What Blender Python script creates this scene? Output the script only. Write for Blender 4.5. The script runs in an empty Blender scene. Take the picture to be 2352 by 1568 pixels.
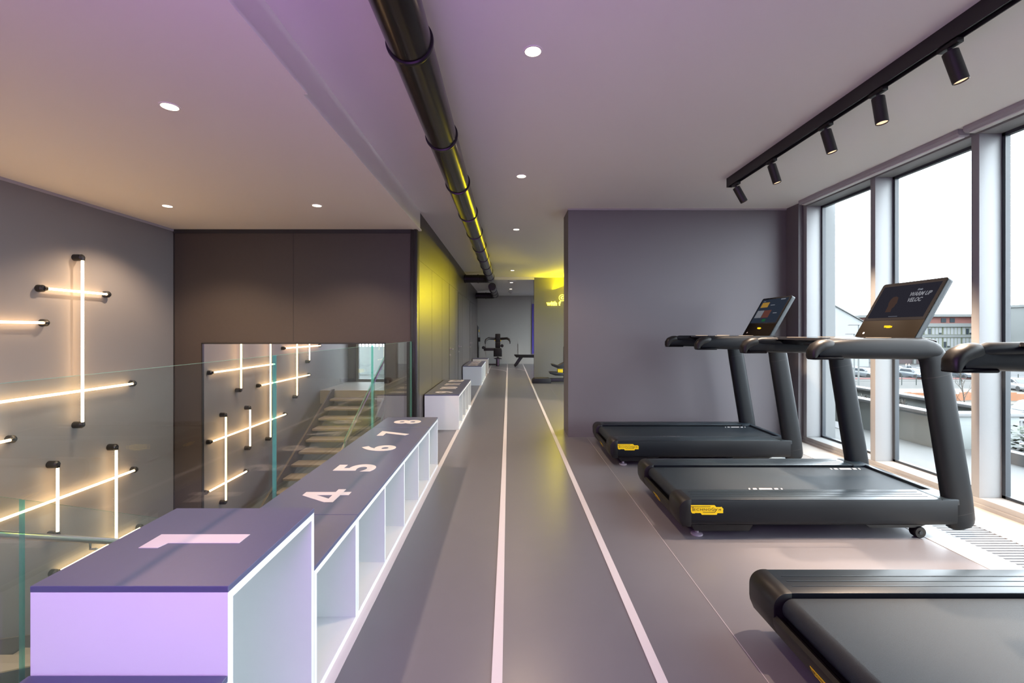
import bpy, bmesh, math, random
from mathutils import Vector, Matrix
random.seed(7)
PI = math.pi
scene = bpy.context.scene
COL = scene.collection

# ------------------------------------------------------------------ camera, sky, exposure
cam_data = bpy.data.cameras.new('camera')
cam_data.sensor_width = 36.0
cam_data.lens = 16.0
cam_data.shift_x = 8 / 2352
cam_data.shift_y = -23 / 2352
cam_data.clip_end = 600
cam = bpy.data.objects.new('camera', cam_data)
cam.location = (0, 0, 1.35)
cam.rotation_euler = (PI / 2, 0, 0)
COL.objects.link(cam)
scene.camera = cam

world = bpy.data.worlds.new('world')
scene.world = world
world.use_nodes = True
_bg = world.node_tree.nodes['Background']
_bg.inputs['Color'].default_value = (0.84, 0.93, 1.0, 1)
_bg.inputs['Strength'].default_value = 12.5

scene.view_settings.view_transform = 'Standard'
scene.view_settings.look = 'None'
scene.view_settings.exposure = 0.0
scene.view_settings.gamma = 1.0
scene.view_settings.use_curve_mapping = False
scene.cycles.max_bounces = 10
scene.cycles.transparent_max_bounces = 24
scene.cycles.sample_clamp_indirect = 6.0
scene.cycles.caustics_reflective = False
scene.cycles.caustics_refractive = False


def area_light(name, loc, target, sx, sy, energy, color):
    l = bpy.data.lights.new(name, 'AREA')
    l.shape = 'RECTANGLE'
    l.size, l.size_y = sx, sy
    l.energy = energy
    l.color = color
    o = bpy.data.objects.new(name, l)
    o.location = loc
    d = Vector(target) - Vector(loc)
    o.rotation_euler = d.to_track_quat('-Z', 'Y').to_euler()
    COL.objects.link(o)
    return o


# violet LED wash from the end wall behind the camera, yellow LED wash of the lit sign wall
area_light('violet_wash_lamp', (-0.55, -0.42, 1.75), (-0.75, 2.0, 1.55), 1.3, 0.9, 56, (0.68, 0.27, 1.0))
_l = bpy.data.lights.new('yellow_wash_lamp', 'SPOT')
_l.energy, _l.color, _l.spot_size, _l.spot_blend, _l.shadow_soft_size = 820, (1.0, 0.79, 0.0), math.radians(42), 1.0, 0.12
_o = bpy.data.objects.new('yellow_wash_lamp', _l)
_o.location = (2.3, 12.7, 2.2)
_o.rotation_euler = (Vector((-1.17, 8.6, 1.80)) - Vector(_o.location)).to_track_quat('-Z', 'Y').to_euler()
COL.objects.link(_o)
area_light('yellow_cove_lamp', (1.95, 12.8, 2.58), (1.85, 12.6, 2.92), 1.5, 0.10, 80, (1.0, 0.82, 0.0))
_l = bpy.data.lights.new('side_room_lamp', 'SPOT')
_l.energy, _l.color, _l.spot_size, _l.spot_blend, _l.shadow_soft_size = 420, (1.0, 0.76, 0.52), math.radians(58), 0.5, 0.04
_o = bpy.data.objects.new('side_room_lamp', _l)
_o.location = (2.3, 8.6, 2.85)
_o.rotation_euler = (Vector((0.0, 7.6, 0.0)) - Vector(_o.location)).to_track_quat('-Z', 'Y').to_euler()
COL.objects.link(_o)

# ------------------------------------------------------------------ materials
MATS = {}


def principled(name, color, rough=0.5, metal=0.0, spec=0.5, noise=0.0, nscale=40.0, bump=0.0, bscale=200.0,
               emit=None, estr=0.0, coat=0.0):
    if name in MATS:
        return MATS[name]
    m = bpy.data.materials.new(name)
    m.use_nodes = True
    nt = m.node_tree
    b = nt.nodes['Principled BSDF']
    b.inputs['Base Color'].default_value = (*color, 1)
    b.inputs['Roughness'].default_value = rough
    b.inputs['Metallic'].default_value = metal
    b.inputs['Specular IOR Level'].default_value = spec
    b.inputs['Coat Weight'].default_value = coat
    if emit:
        b.inputs['Emission Color'].default_value = (*emit, 1)
        b.inputs['Emission Strength'].default_value = estr
    if noise > 0 or bump > 0:
        tc = nt.nodes.new('ShaderNodeTexCoord')
    if noise > 0:
        n = nt.nodes.new('ShaderNodeTexNoise')
        n.inputs['Scale'].default_value = nscale
        n.inputs['Detail'].default_value = 5
        nt.links.new(tc.outputs['Object'], n.inputs['Vector'])
        r = nt.nodes.new('ShaderNodeMix')
        r.data_type = 'RGBA'
        r.inputs[6].default_value = (*[c * (1 - noise) for c in color], 1)
        r.inputs[7].default_value = (*[min(1, c * (1 + noise)) for c in color], 1)
        nt.links.new(n.outputs['Fac'], r.inputs[0])
        nt.links.new(r.outputs[2], b.inputs['Base Color'])
    if bump > 0:
        n2 = nt.nodes.new('ShaderNodeTexNoise')
        n2.inputs['Scale'].default_value = bscale
        n2.inputs['Detail'].default_value = 3
        nt.links.new(tc.outputs['Object'], n2.inputs['Vector'])
        bp = nt.nodes.new('ShaderNodeBump')
        bp.inputs['Strength'].default_value = bump
        bp.inputs['Distance'].default_value = 0.004
        nt.links.new(n2.outputs['Fac'], bp.inputs['Height'])
        nt.links.new(bp.outputs['Normal'], b.inputs['Normal'])
    MATS[name] = m
    return m


def emission(name, color, strength):
    m = bpy.data.materials.new(name)
    m.use_nodes = True
    nt = m.node_tree
    nt.nodes.clear()
    e = nt.nodes.new('ShaderNodeEmission')
    e.inputs['Color'].default_value = (*color, 1)
    e.inputs['Strength'].default_value = strength
    o = nt.nodes.new('ShaderNodeOutputMaterial')
    nt.links.new(e.outputs[0], o.inputs['Surface'])
    return m


def glass(name, tint, rough=0.0, refl=1.0):
    m = bpy.data.materials.new(name)
    m.use_nodes = True
    nt = m.node_tree
    nt.nodes.clear()
    t = nt.nodes.new('ShaderNodeBsdfTransparent')
    t.inputs['Color'].default_value = (*tint, 1)
    g = nt.nodes.new('ShaderNodeBsdfGlossy')
    g.inputs['Roughness'].default_value = rough
    lw = nt.nodes.new('ShaderNodeLayerWeight')
    lw.inputs['Blend'].default_value = 0.5
    p = nt.nodes.new('ShaderNodeMath')
    p.operation = 'POWER'
    p.inputs[1].default_value = 5.0
    ma = nt.nodes.new('ShaderNodeMath')
    ma.operation = 'MULTIPLY_ADD'
    ma.inputs[1].default_value = 0.95 * refl
    ma.inputs[2].default_value = 0.043 * refl
    mx = nt.nodes.new('ShaderNodeMixShader')
    o = nt.nodes.new('ShaderNodeOutputMaterial')
    nt.links.new(lw.outputs['Facing'], p.inputs[0])
    nt.links.new(p.outputs[0], ma.inputs[0])
    nt.links.new(ma.outputs[0], mx.inputs[0])
    nt.links.new(t.outputs[0], mx.inputs[1])
    nt.links.new(g.outputs[0], mx.inputs[2])
    nt.links.new(mx.outputs[0], o.inputs['Surface'])
    return m


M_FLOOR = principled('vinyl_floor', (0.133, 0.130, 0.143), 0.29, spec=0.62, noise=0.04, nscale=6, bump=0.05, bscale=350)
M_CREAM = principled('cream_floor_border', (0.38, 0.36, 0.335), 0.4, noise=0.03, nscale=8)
M_LINE = principled('white_lane_paint', (0.53, 0.50, 0.51), 0.45)
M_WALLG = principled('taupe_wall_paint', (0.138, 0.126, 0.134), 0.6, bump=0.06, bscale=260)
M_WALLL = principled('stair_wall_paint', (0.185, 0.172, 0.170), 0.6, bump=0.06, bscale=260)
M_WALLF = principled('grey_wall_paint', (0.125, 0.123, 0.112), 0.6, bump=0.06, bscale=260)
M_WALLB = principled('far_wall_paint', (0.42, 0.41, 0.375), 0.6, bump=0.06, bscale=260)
M_CEIL = principled('ceiling_paint', (0.84, 0.82, 0.79), 0.75, bump=0.04, bscale=200)
M_DARKW = principled('dark_panel_laminate', (0.042, 0.036, 0.034), 0.36, noise=0.1, nscale=30)
M_DARKB = principled('dark_brown_wall_panel', (0.042, 0.032, 0.027), 0.5, noise=0.08, nscale=25)
M_SEAM = principled('dark_seam', (0.012, 0.011, 0.012), 0.6)
M_TRIM = principled('lilac_grey_trim', (0.34, 0.32, 0.34), 0.5)
M_WHITEL = principled('white_laminate', (0.66, 0.69, 0.70), 0.38)
M_TOP = principled('slate_laminate_top', (0.074, 0.084, 0.150), 0.42, noise=0.04, nscale=60)
M_NUM = principled('white_number_print', (0.58, 0.54, 0.55), 0.5)
M_ALU = principled('pale_window_frame', (0.30, 0.305, 0.305), 0.45, noise=0.02)
M_GASK = principled('dark_gasket', (0.035, 0.042, 0.05), 0.45)
M_GLASSW = glass('window_glass', (0.985, 0.995, 1.0), refl=0.6)
M_GLASSB = glass('balustrade_glass', (0.95, 0.985, 0.97))
M_GEDGE = principled('green_glass_edge', (0.24, 0.60, 0.50), 0.35)
_nt = M_GEDGE.node_tree
_t = _nt.nodes.new('ShaderNodeBsdfTransparent')
_t.inputs['Color'].default_value = (0.38, 0.90, 0.80, 1)
_x = _nt.nodes.new('ShaderNodeMixShader')
_x.inputs[0].default_value = 0.60
_nt.links.new(_nt.nodes['Principled BSDF'].outputs[0], _x.inputs[1])
_nt.links.new(_t.outputs[0], _x.inputs[2])
_nt.links.new(_x.outputs[0], _nt.nodes['Material Output'].inputs['Surface'])
M_MIRROR = principled('mirror_silver', (0.86, 0.85, 0.84), 0.0, metal=1.0)
M_BLACK = principled('black_powder_coat', (0.010, 0.010, 0.011), 0.42)
M_DUCT = principled('black_steel_duct', (0.055, 0.050, 0.046), 0.22, metal=0.85, noise=0.06, nscale=20)
M_DUCTR = principled('black_duct_ring', (0.020, 0.018, 0.022), 0.3, metal=0.6)
M_STEEL = principled('brushed_steel', (0.6, 0.58, 0.56), 0.28, metal=1.0)
M_LAMP = emission('warm_light_tube', (1.0, 0.62, 0.30), 17.0)
M_LENS = emission('warm_downlight_lens', (1.0, 0.80, 0.55), 14.0)
M_LENSS = emission('warm_spot_lens', (1.0, 0.70, 0.45), 1.4)
M_NEON = emission('yellow_neon', (1.0, 0.84, 0.06), 6.0)
M_TMB = principled('charcoal_paint', (0.0065, 0.0085, 0.0110), 0.42, spec=0.22, noise=0.05, nscale=120)
M_TMP = principled('charcoal_plastic', (0.007, 0.007, 0.007), 0.42, spec=0.35, bump=0.04, bscale=600)
M_TMR = principled('ribbed_foot_rail', (0.012, 0.020, 0.027), 0.36, spec=0.42)
M_BELT = principled('belt_rubber', (0.010, 0.016, 0.022), 0.52, spec=0.30, noise=0.25, nscale=420, bump=0.35, bscale=700)
M_MARK = principled('belt_mark_white', (0.55, 0.51, 0.50), 0.6)
M_YEL = principled('badge_yellow', (0.90, 0.62, 0.0), 0.45)
M_BTXT = principled('badge_dark_print', (0.05, 0.03, 0.005), 0.5)
M_YELLIT = emission('lit_yellow_badge', (1.0, 0.62, 0.02), 1.3)
M_SCRG = principled('screen_glass', (0.006, 0.006, 0.007), 0.12, spec=0.05)
M_SCRB = principled('bronze_console_panel', (0.004, 0.003, 0.002), 0.4, spec=0.03)
M_BUT = emission('lit_button', (1.0, 0.74, 0.52), 0.9)
M_WOOD = principled('beige_stair_tread', (0.27, 0.245, 0.235), 0.5, noise=0.1, nscale=20)
M_STRING = principled('dark_stringer', (0.09, 0.08, 0.075), 0.5)
M_VIOLET = principled('violet_panel', (0.10, 0.08, 0.42), 0.35, noise=0.3, nscale=3)
M_PAD = principled('black_upholstery', (0.010, 0.010, 0.011), 0.5)
M_GYMF = principled('gym_frame', (0.03, 0.03, 0.033), 0.35)
M_WHITEP = principled('white_plastic', (0.7, 0.7, 0.69), 0.4)


# ------------------------------------------------------------------ mesh helpers
class MB:
    """collects shapes into one mesh; origin-relative coordinates"""

    def __init__(self):
        self.bm = bmesh.new()
        self.mi = 0

    def _mark(self, faces):
        for f in faces:
            f.material_index = self.mi

    def box(self, x0, x1, y0, y1, z0, z1, bev=0.0, seg=2):
        x0, x1 = min(x0, x1), max(x0, x1)
        y0, y1 = min(y0, y1), max(y0, y1)
        z0, z1 = min(z0, z1), max(z0, z1)
        tmp = bmesh.new()
        vs = [tmp.verts.new(p) for p in ((x0, y0, z0), (x1, y0, z0), (x1, y1, z0), (x0, y1, z0),
                                         (x0, y0, z1), (x1, y0, z1), (x1, y1, z1), (x0, y1, z1))]
        for q in ((3, 2, 1, 0), (4, 5, 6, 7), (0, 1, 5, 4), (1, 2, 6, 5), (2, 3, 7, 6), (3, 0, 4, 7)):
            tmp.faces.new([vs[i] for i in q])
        if bev > 0:
            bev = min(bev, 0.49 * min(x1 - x0, y1 - y0, z1 - z0))
            bmesh.ops.bevel(tmp, geom=tmp.edges[:], offset=bev, segments=seg, affect='EDGES', profile=0.5)
        self.merge(tmp)
        return self

    def merge(self, tmp, mat=None):
        if mat is not None:
            bmesh.ops.transform(tmp, matrix=mat, verts=tmp.verts)
        mp = {}
        for v in tmp.verts:
            mp[v] = self.bm.verts.new(v.co)
        for f in tmp.faces:
            try:
                nf = self.bm.faces.new([mp[v] for v in f.verts])
                nf.material_index = self.mi
            except ValueError:
                pass
        tmp.free()

    def prism(self, pts, axis, a0, a1, bev=0.0, seg=2):
        """pts: 2-D outline in the two other axes (x,y,z order), extruded along axis"""
        def P(p, a):
            if axis == 'x':
                return (a, p[0], p[1])
            if axis == 'y':
                return (p[0], a, p[1])
            return (p[0], p[1], a)
        tmp = bmesh.new()
        A = [tmp.verts.new(P(p, a0)) for p in pts]
        B = [tmp.verts.new(P(p, a1)) for p in pts]
        n = len(pts)
        fa = tmp.faces.new(A)
        fb = tmp.faces.new(B[::-1])
        for i in range(n):
            j = (i + 1) % n
            tmp.faces.new([A[j], A[i], B[i], B[j]])
        bmesh.ops.recalc_face_normals(tmp, faces=tmp.faces[:])
        if bev > 0:
            es = [e for e in tmp.edges if (fa in e.link_faces) or (fb in e.link_faces)]
            bmesh.ops.bevel(tmp, geom=es, offset=bev, segments=seg, affect='EDGES', profile=0.5)
        self.merge(tmp)
        return self

    def cyl(self, p0, p1, r0, r1=None, n=20, caps=True):
        r1 = r0 if r1 is None else r1
        p0, p1 = Vector(p0), Vector(p1)
        d = (p1 - p0).normalized()
        a = d.orthogonal().normalized()
        b = d.cross(a)
        bm = self.bm
        A, B = [], []
        for i in range(n):
            t = 2 * PI * i / n
            v = a * math.cos(t) + b * math.sin(t)
            A.append(bm.verts.new(p0 + v * r0))
            B.append(bm.verts.new(p1 + v * r1))
        fs = []
        for i in range(n):
            j = (i + 1) % n
            fs.append(bm.faces.new([A[i], A[j], B[j], B[i]]))
        if caps:
            fs.append(bm.faces.new(A[::-1]))
            fs.append(bm.faces.new(B))
        self._mark(fs)
        return self

    def lathe(self, prof, origin, axis='z', n=32):
        """prof: list of (r, h) turned about an axis through origin"""
        bm = self.bm
        ox, oy, oz = origin
        rings = []
        for r, h in prof:
            ring = []
            for i in range(n):
                t = 2 * PI * i / n
                c, s = r * math.cos(t), r * math.sin(t)
                if axis == 'z':
                    p = (ox + c, oy + s, oz + h)
                elif axis == 'y':
                    p = (ox + c, oy + h, oz + s)
                else:
                    p = (ox + h, oy + c, oz + s)
                ring.append(bm.verts.new(p))
            rings.append(ring)
        fs = []
        for k in range(len(rings) - 1):
            for i in range(n):
                j = (i + 1) % n
                fs.append(bm.faces.new([rings[k][i], rings[k][j], rings[k + 1][j], rings[k + 1][i]]))
        fs.append(bm.faces.new(rings[0][::-1]))
        fs.append(bm.faces.new(rings[-1]))
        bmesh.ops.recalc_face_normals(bm, faces=fs)
        self._mark(fs)
        return self

    def tube(self, path, r, n=12, up=(0, 0, 1)):
        """round tube along a path; r number or list"""
        pts = [Vector(p) for p in path]
        rs = r if isinstance(r, (list, tuple)) else [r] * len(pts)
        return self.sweep(pts, [(q, q) for q in rs], up, n, 2.0)

    def sweep(self, pts, secs, up=(0, 1, 0), n=20, e=2.0):
        """section half sizes (a across, b along 'up'), superellipse exponent e"""
        pts = [Vector(p) for p in pts]
        up = Vector(up)
        bm = self.bm
        rings = []
        for k, p in enumerate(pts):
            if k == 0:
                d = pts[1] - p
            elif k == len(pts) - 1:
                d = p - pts[k - 1]
            else:
                d = (pts[k + 1] - p).normalized() + (p - pts[k - 1]).normalized()
            d.normalize()
            u = up - d * up.dot(d)
            if u.length < 1e-4:
                u = d.orthogonal()
            u.normalize()
            s = d.cross(u).normalized()
            a, b = secs[k]
            ring = []
            for i in range(n):
                t = 2 * PI * i / n
                c, q = math.cos(t), math.sin(t)
                c = math.copysign(abs(c) ** (2 / e), c)
                q = math.copysign(abs(q) ** (2 / e), q)
                ring.append(bm.verts.new(p + s * (a * c) + u * (b * q)))
            rings.append(ring)
        fs = []
        for k in range(len(rings) - 1):
            for i in range(n):
                j = (i + 1) % n
                fs.append(bm.faces.new([rings[k][i], rings[k][j], rings[k + 1][j], rings[k + 1][i]]))
        fs.append(bm.faces.new(rings[0][::-1]))
        fs.append(bm.faces.new(rings[-1]))
        bmesh.ops.recalc_face_normals(bm, faces=fs)
        self._mark(fs)
        return self

    def quad(self, a, b, c, d):
        f = self.bm.faces.new([self.bm.verts.new(p) for p in (a, b, c, d)])
        f.material_index = self.mi
        return self

    def build(self, name, mats, parent=None, loc=None, smooth=35):
        me = bpy.data.meshes.new(name)
        self.bm.to_mesh(me)
        self.bm.free()
        for m in (mats if isinstance(mats, (list, tuple)) else [mats]):
            me.materials.append(m)
        if smooth:
            for p in me.polygons:
                p.use_smooth = True
            me.set_sharp_from_angle(angle=math.radians(smooth))
        o = bpy.data.objects.new(name, me)
        COL.objects.link(o)
        if parent:
            o.parent = parent
        if loc:
            o.location = loc
        return o


def tag(o, label, cat, group=None, kind=None):
    o['label'] = label
    o['category'] = cat
    if group:
        o['group'] = group
    if kind:
        o['kind'] = kind
    return o


def thing(name, label, cat, loc=(0, 0, 0), rz=0.0, group=None):
    o = bpy.data.objects.new(name, None)
    o.empty_display_size = 0.1
    o.location = loc
    o.rotation_euler = (0, 0, rz)
    COL.objects.link(o)
    return tag(o, label, cat, group)


def struct(o):
    o['kind'] = 'structure'
    return o


def kids(o):
    return [c for c in bpy.data.objects if c.parent == o]


def copy_tree(o, parent=None, skip=()):
    c = o.copy()
    COL.objects.link(c)
    c.parent = parent
    for ch in kids(o):
        if ch.name.split('.')[0] not in skip:
            copy_tree(ch, c, skip)
    return c


def text_bm(body, cap, offset=0.0, extrude=0.0, outline=0.0, align='CENTER', spacing=1.0):
    """letters as a bmesh in the XY plane, centred, cap height in metres"""
    cu = bpy.data.curves.new('lettering', 'FONT')
    cu.body = body
    cu.size = cap / 0.727
    cu.align_x = align
    cu.align_y = 'CENTER'
    cu.space_character = spacing
    cu.offset = offset
    cu.resolution_u = 6
    if outline > 0:
        cu.fill_mode = 'NONE'
        cu.bevel_depth = outline
        cu.bevel_resolution = 1
    else:
        cu.extrude = extrude
    ob = bpy.data.objects.new('lettering', cu)
    COL.objects.link(ob)
    dg = bpy.context.evaluated_depsgraph_get()
    dg.update()
    me = bpy.data.meshes.new_from_object(ob.evaluated_get(dg))
    bm = bmesh.new()
    bm.from_mesh(me)
    bpy.data.objects.remove(ob)
    bpy.data.curves.remove(cu)
    bpy.data.meshes.remove(me)
    if bm.verts:
        xs = [v.co.x for v in bm.verts]
        ys = [v.co.y for v in bm.verts]
        cx = (min(xs) + max(xs)) / 2 if align == 'CENTER' else 0
        cy = (min(ys) + max(ys)) / 2
        bmesh.ops.translate(bm, verts=bm.verts, vec=(-cx, -cy, 0))
    return bm


def arc(cx, cy, r, a0, a1, n=8):
    return [(cx + r * math.cos(math.radians(a0 + (a1 - a0) * i / n)),
             cy + r * math.sin(math.radians(a0 + (a1 - a0) * i / n))) for i in range(n + 1)]


# ------------------------------------------------------------------ setting: floor, ceilings, walls
ZC = 2.92      # main ceiling
ZF = 2.84      # ceiling at the far end
ZL = 2.665     # ceiling over the stair well
YM = 5.87      # mirror wall face
XLW = -4.32    # stair wall face
XP = -1.17     # dark passage wall face
XG = -1.25     # glass balustrade

b = MB()
b.box(-1.26, 2.73, -0.6, 19.3, -0.30, 0.0)
b.box(0.5, 2.73, -2.6, -0.6, -0.30, 0.0)
b.box(-6.2, -1.26, 17.25, 19.3, -0.30, 0.0)
b.box(2.73, 4.3, 6.3, 19.3, -0.30, 0.0)
floor = struct(b.build('floor', M_FLOOR))
b = MB()
b.box(XLW, -1.26, -0.6, 0.25, -0.30, 0.0)
b.box(XLW, -2.72, 0.25, 1.32, -0.30, 0.0)
struct(b.build('floor_landing', M_CREAM))
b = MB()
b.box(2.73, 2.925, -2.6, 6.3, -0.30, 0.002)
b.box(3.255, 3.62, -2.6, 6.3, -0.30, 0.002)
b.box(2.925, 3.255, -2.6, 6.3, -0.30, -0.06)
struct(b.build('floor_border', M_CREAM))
b = MB()
b.box(-6, -1.3, -0.6, YM, -3.1, -2.95)
struct(b.build('floor_lower', M_STRING))

# lane lines painted on the floor
LW = 0.021
for x in (-0.690, -0.045, 0.592):
    b = MB()
    b.box(x - LW, x + LW, -0.5, 18.9, 0.0005, 0.003)
    b.build('lane_line', M_LINE, floor)
for (xr, y0) in ((-0.045, 15.0), (0.592, 15.4)):
    # lanes curving off to the left at the far end of the corridor
    b = MB()
    R = abs(xr + 2.6)
    pts = [(xr - R + R * math.cos(t), y0 + 2.3 * math.sin(t)) for t in [PI / 2 * k / 14 for k in range(15)]]
    for (p, q) in zip(pts[:-1], pts[1:]):
        d = Vector((q[0] - p[0], q[1] - p[1])).normalized()
        nx, ny = -d.y * LW, d.x * LW
        b.prism([(p[0] - nx, p[1] - ny), (q[0] - nx, q[1] - ny), (q[0] + nx, q[1] + ny), (p[0] + nx, p[1] + ny)], 'z', 0.001, 0.0035)
    b.build('lane_curve', M_LINE, floor)
for x in (1.0,):
    b = MB()
    b.box(x - 0.0016, x + 0.0016, -0.5, 13.0, 0.0004, 0.0014)
    b.build('floor_seam', M_TRIM, floor)

b = MB()
b.box(-1.16, 3.95, -0.6, 13.1, ZC, ZC + 0.1)
b.box(-1.30, -1.16, 5.95, 13.1, ZC, ZC + 0.1)
b.box(0.5, 3.95, -2.6, -0.6, ZC, ZC + 0.1)
struct(b.build('ceiling', M_CEIL))
b = MB()
b.box(-6.2, 0.74, 13.1, 19.3, ZF, 3.02)
b.box(0.74, 4.3, 13.3, 19.3, ZF, 3.02)
b.box(2.6, 4.3, 6.3, 13.1, ZC, ZC + 0.1)
struct(b.build('ceiling_far', M_CEIL))
b = MB()
b.box(XLW - 0.1, -1.16, -0.6, YM + 0.1, ZL, ZL + 0.1)
struct(b.build('ceiling_left', M_CEIL))
b = MB()
b.box(-1.24, -1.155, -0.6, 5.95, ZL + 0.015, ZC + 0.02)
b.box(-1.24, -1.112, -0.6, 2.52, ZL - 0.004, ZL + 0.015)
b.box(-1.24, -1.136, 2.52, 5.95, ZL - 0.004, ZL + 0.015)
struct(b.build('trim_1', M_CEIL))

b = MB()
b.box(XLW - 0.15, XLW, -0.6, YM + 0.15, -3.0, ZC)
struct(b.build('wall_left', M_WALLL))
b = MB()
b.box(XLW, XLW + 0.012, -0.6, YM, ZL - 0.028, ZL)
struct(b.build('trim_2', M_TRIM))

# dark wall carrying the mirror
b = MB()
b.box(XLW, -3.955, YM, YM + 0.12, -3.0, ZL)
b.box(-1.585, XP - 0.08, YM, YM + 0.12, -3.0, ZL)
b.box(-3.955, -1.585, YM, YM + 0.12, 1.20, ZL)
b.box(-3.955, -1.585, YM + 0.04, YM + 0.12, -3.0, 1.20)
wm = struct(b.build('wall_mirror', M_DARKB))
b = MB()
b.box(-2.777, -2.773, YM - 0.002, YM, 1.22, ZL)
b.box(XLW, -1.26, YM - 0.012, YM, ZL - 0.05, ZL)
b.box(XLW, XLW + 0.015, YM - 0.006, YM, -3, ZL - 0.05)
b.build('panel_seam', M_SEAM, wm)
b = MB()
b.box(-1.262, -1.172, YM - 0.02, YM + 0.10, -0.3, ZL, 0.006)
b.box(-1.212, -1.178, YM - 0.035, YM - 0.02, -0.3, ZL, 0.004)
struct(b.build('trim_3', M_BLACK))

# dark cladding along the passage
b = MB()
b.box(XP - 0.12, XP, YM + 0.1, 17.1, 0.0, ZC)
b.box(-6.2, XP - 0.12, 17.0, 17.1, 0.0, ZC)
wp = struct(b.build('wall_passage', M_DARKW))
b = MB()
b.box(XP, XP + 0.0015, 5.97, 17.1, 2.279, 2.283)
for y in (6.95, 8.0):
    b.box(XP, XP + 0.0015, y - 0.002, y + 0.002, 0.0, 2.28)
for y in (9.0, 12.6):
    b.box(XP, XP + 0.0015, y - 0.002, y + 0.002, 2.28, ZC)
b.build('cladding_seam', M_SEAM, wp)

# gym wall standing out at the right, sign wall, far wall
b = MB()
b.box(0.765, 3.80, 5.83, 6.30, 0.0, ZC)
struct(b.build('wall_right', M_WALLG))
b = MB()
b.box(0.76, 3.58, 5.822, 5.83, 0.0, 0.055)
struct(b.build('baseboard_right', M_WALLG))
b = MB()
b.box(0.758, 3.60, 5.815, 5.83, ZC - 0.018, ZC)
struct(b.build('trim_4', M_TRIM))
b = MB()
b.box(3.555, 3.62, 5.58, 5.83, 0.0, ZC)
struct(b.build('trim_5', M_WALLG))
b = MB()
b.box(0.74, 4.2, 13.1, 13.3, 0.0, ZC + 0.02)
struct(b.build('wall_sign', M_WALLF))
b = MB()
b.box(0.74, 4.2, 13.085, 13.1, ZC - 0.02, ZC)
struct(b.build('trim_6', M_CEIL))
b = MB()
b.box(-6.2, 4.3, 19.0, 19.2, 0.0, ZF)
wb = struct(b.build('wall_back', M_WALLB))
b = MB()
b.box(-0.95, -0.935, 18.99, 19.0, 0.42, 0.84)
b.box(0.40, 0.43, 18.985, 19.0, 0.42, 0.84)
b.box(-0.95, 0.43, 18.99, 19.0, 0.40, 0.425)
b.build('access_panel', M_WALLB, wb)
b = MB()
b.box(-6.3, -6.2, 17.0, 19.3, 0, ZF)
struct(b.build('wall_far_left', M_WALLF))
# right side of the rooms beyond, with openings to daylight
b = MB()
b.box(4.2, 4.3, 6.0, 19.3, 0.0, 0.30)
b.box(4.2, 4.3, 6.0, 19.3, 2.60, 3.0)
for y in (6.0, 8.0, 10.0, 12.0, 14.0, 16.0, 18.0):
    b.box(4.2, 4.3, y, y + 0.30, 0.3, 2.6)
b.box(4.2, 4.3, 12.9, 14.6, 0.3, 2.6)
struct(b.build('wall_far_right', M_WALLF))
# end wall behind the camera, with the tall window over the landing
b = MB()
b.box(XLW, -4.10, -0.62, -0.5, 0.0, ZC)
b.box(-3.15, 0.6, -0.62, -0.5, 0.0, ZC)
b.box(0.5, 0.6, -2.6, -0.62, 0.0, ZC)
b.box(0.5, 3.9, -2.7, -2.6, 0.0, ZC)
b.box(-4.10, -3.15, -0.62, -0.5, 2.45, ZC)
b.box(XLW, 3.9, -0.62, -0.5, -3.0, 0.0)
struct(b.build('wall_front', M_WALLG))
b = MB()
for (x0, x1, z0, z1) in ((-4.10, -4.03, 0, 2.45), (-3.22, -3.15, 0, 2.45), (-4.03, -3.22, 0, 0.07), (-4.03, -3.22, 2.38, 2.45)):
    b.box(x0, x1, -0.60, -0.50, z0, z1)
w8 = struct(b.build('window_8', M_ALU))
b = MB()
b.box(-4.03, -3.22, -0.56, -0.552, 0.07, 2.38)
b.build('pane', M_GLASSW, w8)

# doors in the passage cladding
def door(n, y0, y1, z1):
    b = MB()
    b.box(XP, XP + 0.004, y0, y1, 0.006, z1)
    d = struct(b.build('door_%d' % n, M_DARKW))
    b = MB()
    b.box(XP, XP + 0.005, y0 - 0.007, y0, 0.0, z1 + 0.007)
    b.box(XP, XP + 0.005, y1, y1 + 0.007, 0.0, z1 + 0.007)
    b.box(XP, XP + 0.005, y0, y1, z1, z1 + 0.007)
    b.build('door_gap', M_SEAM, d)
    yh = y0 + 0.07
    b = MB()
    b.lathe([(0.026, 0), (0.026, 0.008), (0.012, 0.010), (0.010, 0.05)], (XP + 0.004, yh, 1.0), 'x', 20)
    b.tube([(XP + 0.05, yh - 0.008, 1.0), (XP + 0.054, yh + 0.03, 1.0), (XP + 0.054, yh + 0.13, 0.998)], [0.010, 0.010, 0.008], 12)
    b.build('door_handle', M_STEEL, d)
    b = MB()
    b.lathe([(0.024, 0), (0.024, 0.006), (0.010, 0.009), (0.006, 0.03)], (XP + 0.004, yh, 0.88), 'x', 20)
    b.build('door_lock', M_STEEL, d)


door(1, 8.98, 9.94, 2.28)
door(2, 10.55, 11.50, 2.25)
door(3, 13.75, 14.70, 2.25)

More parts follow.
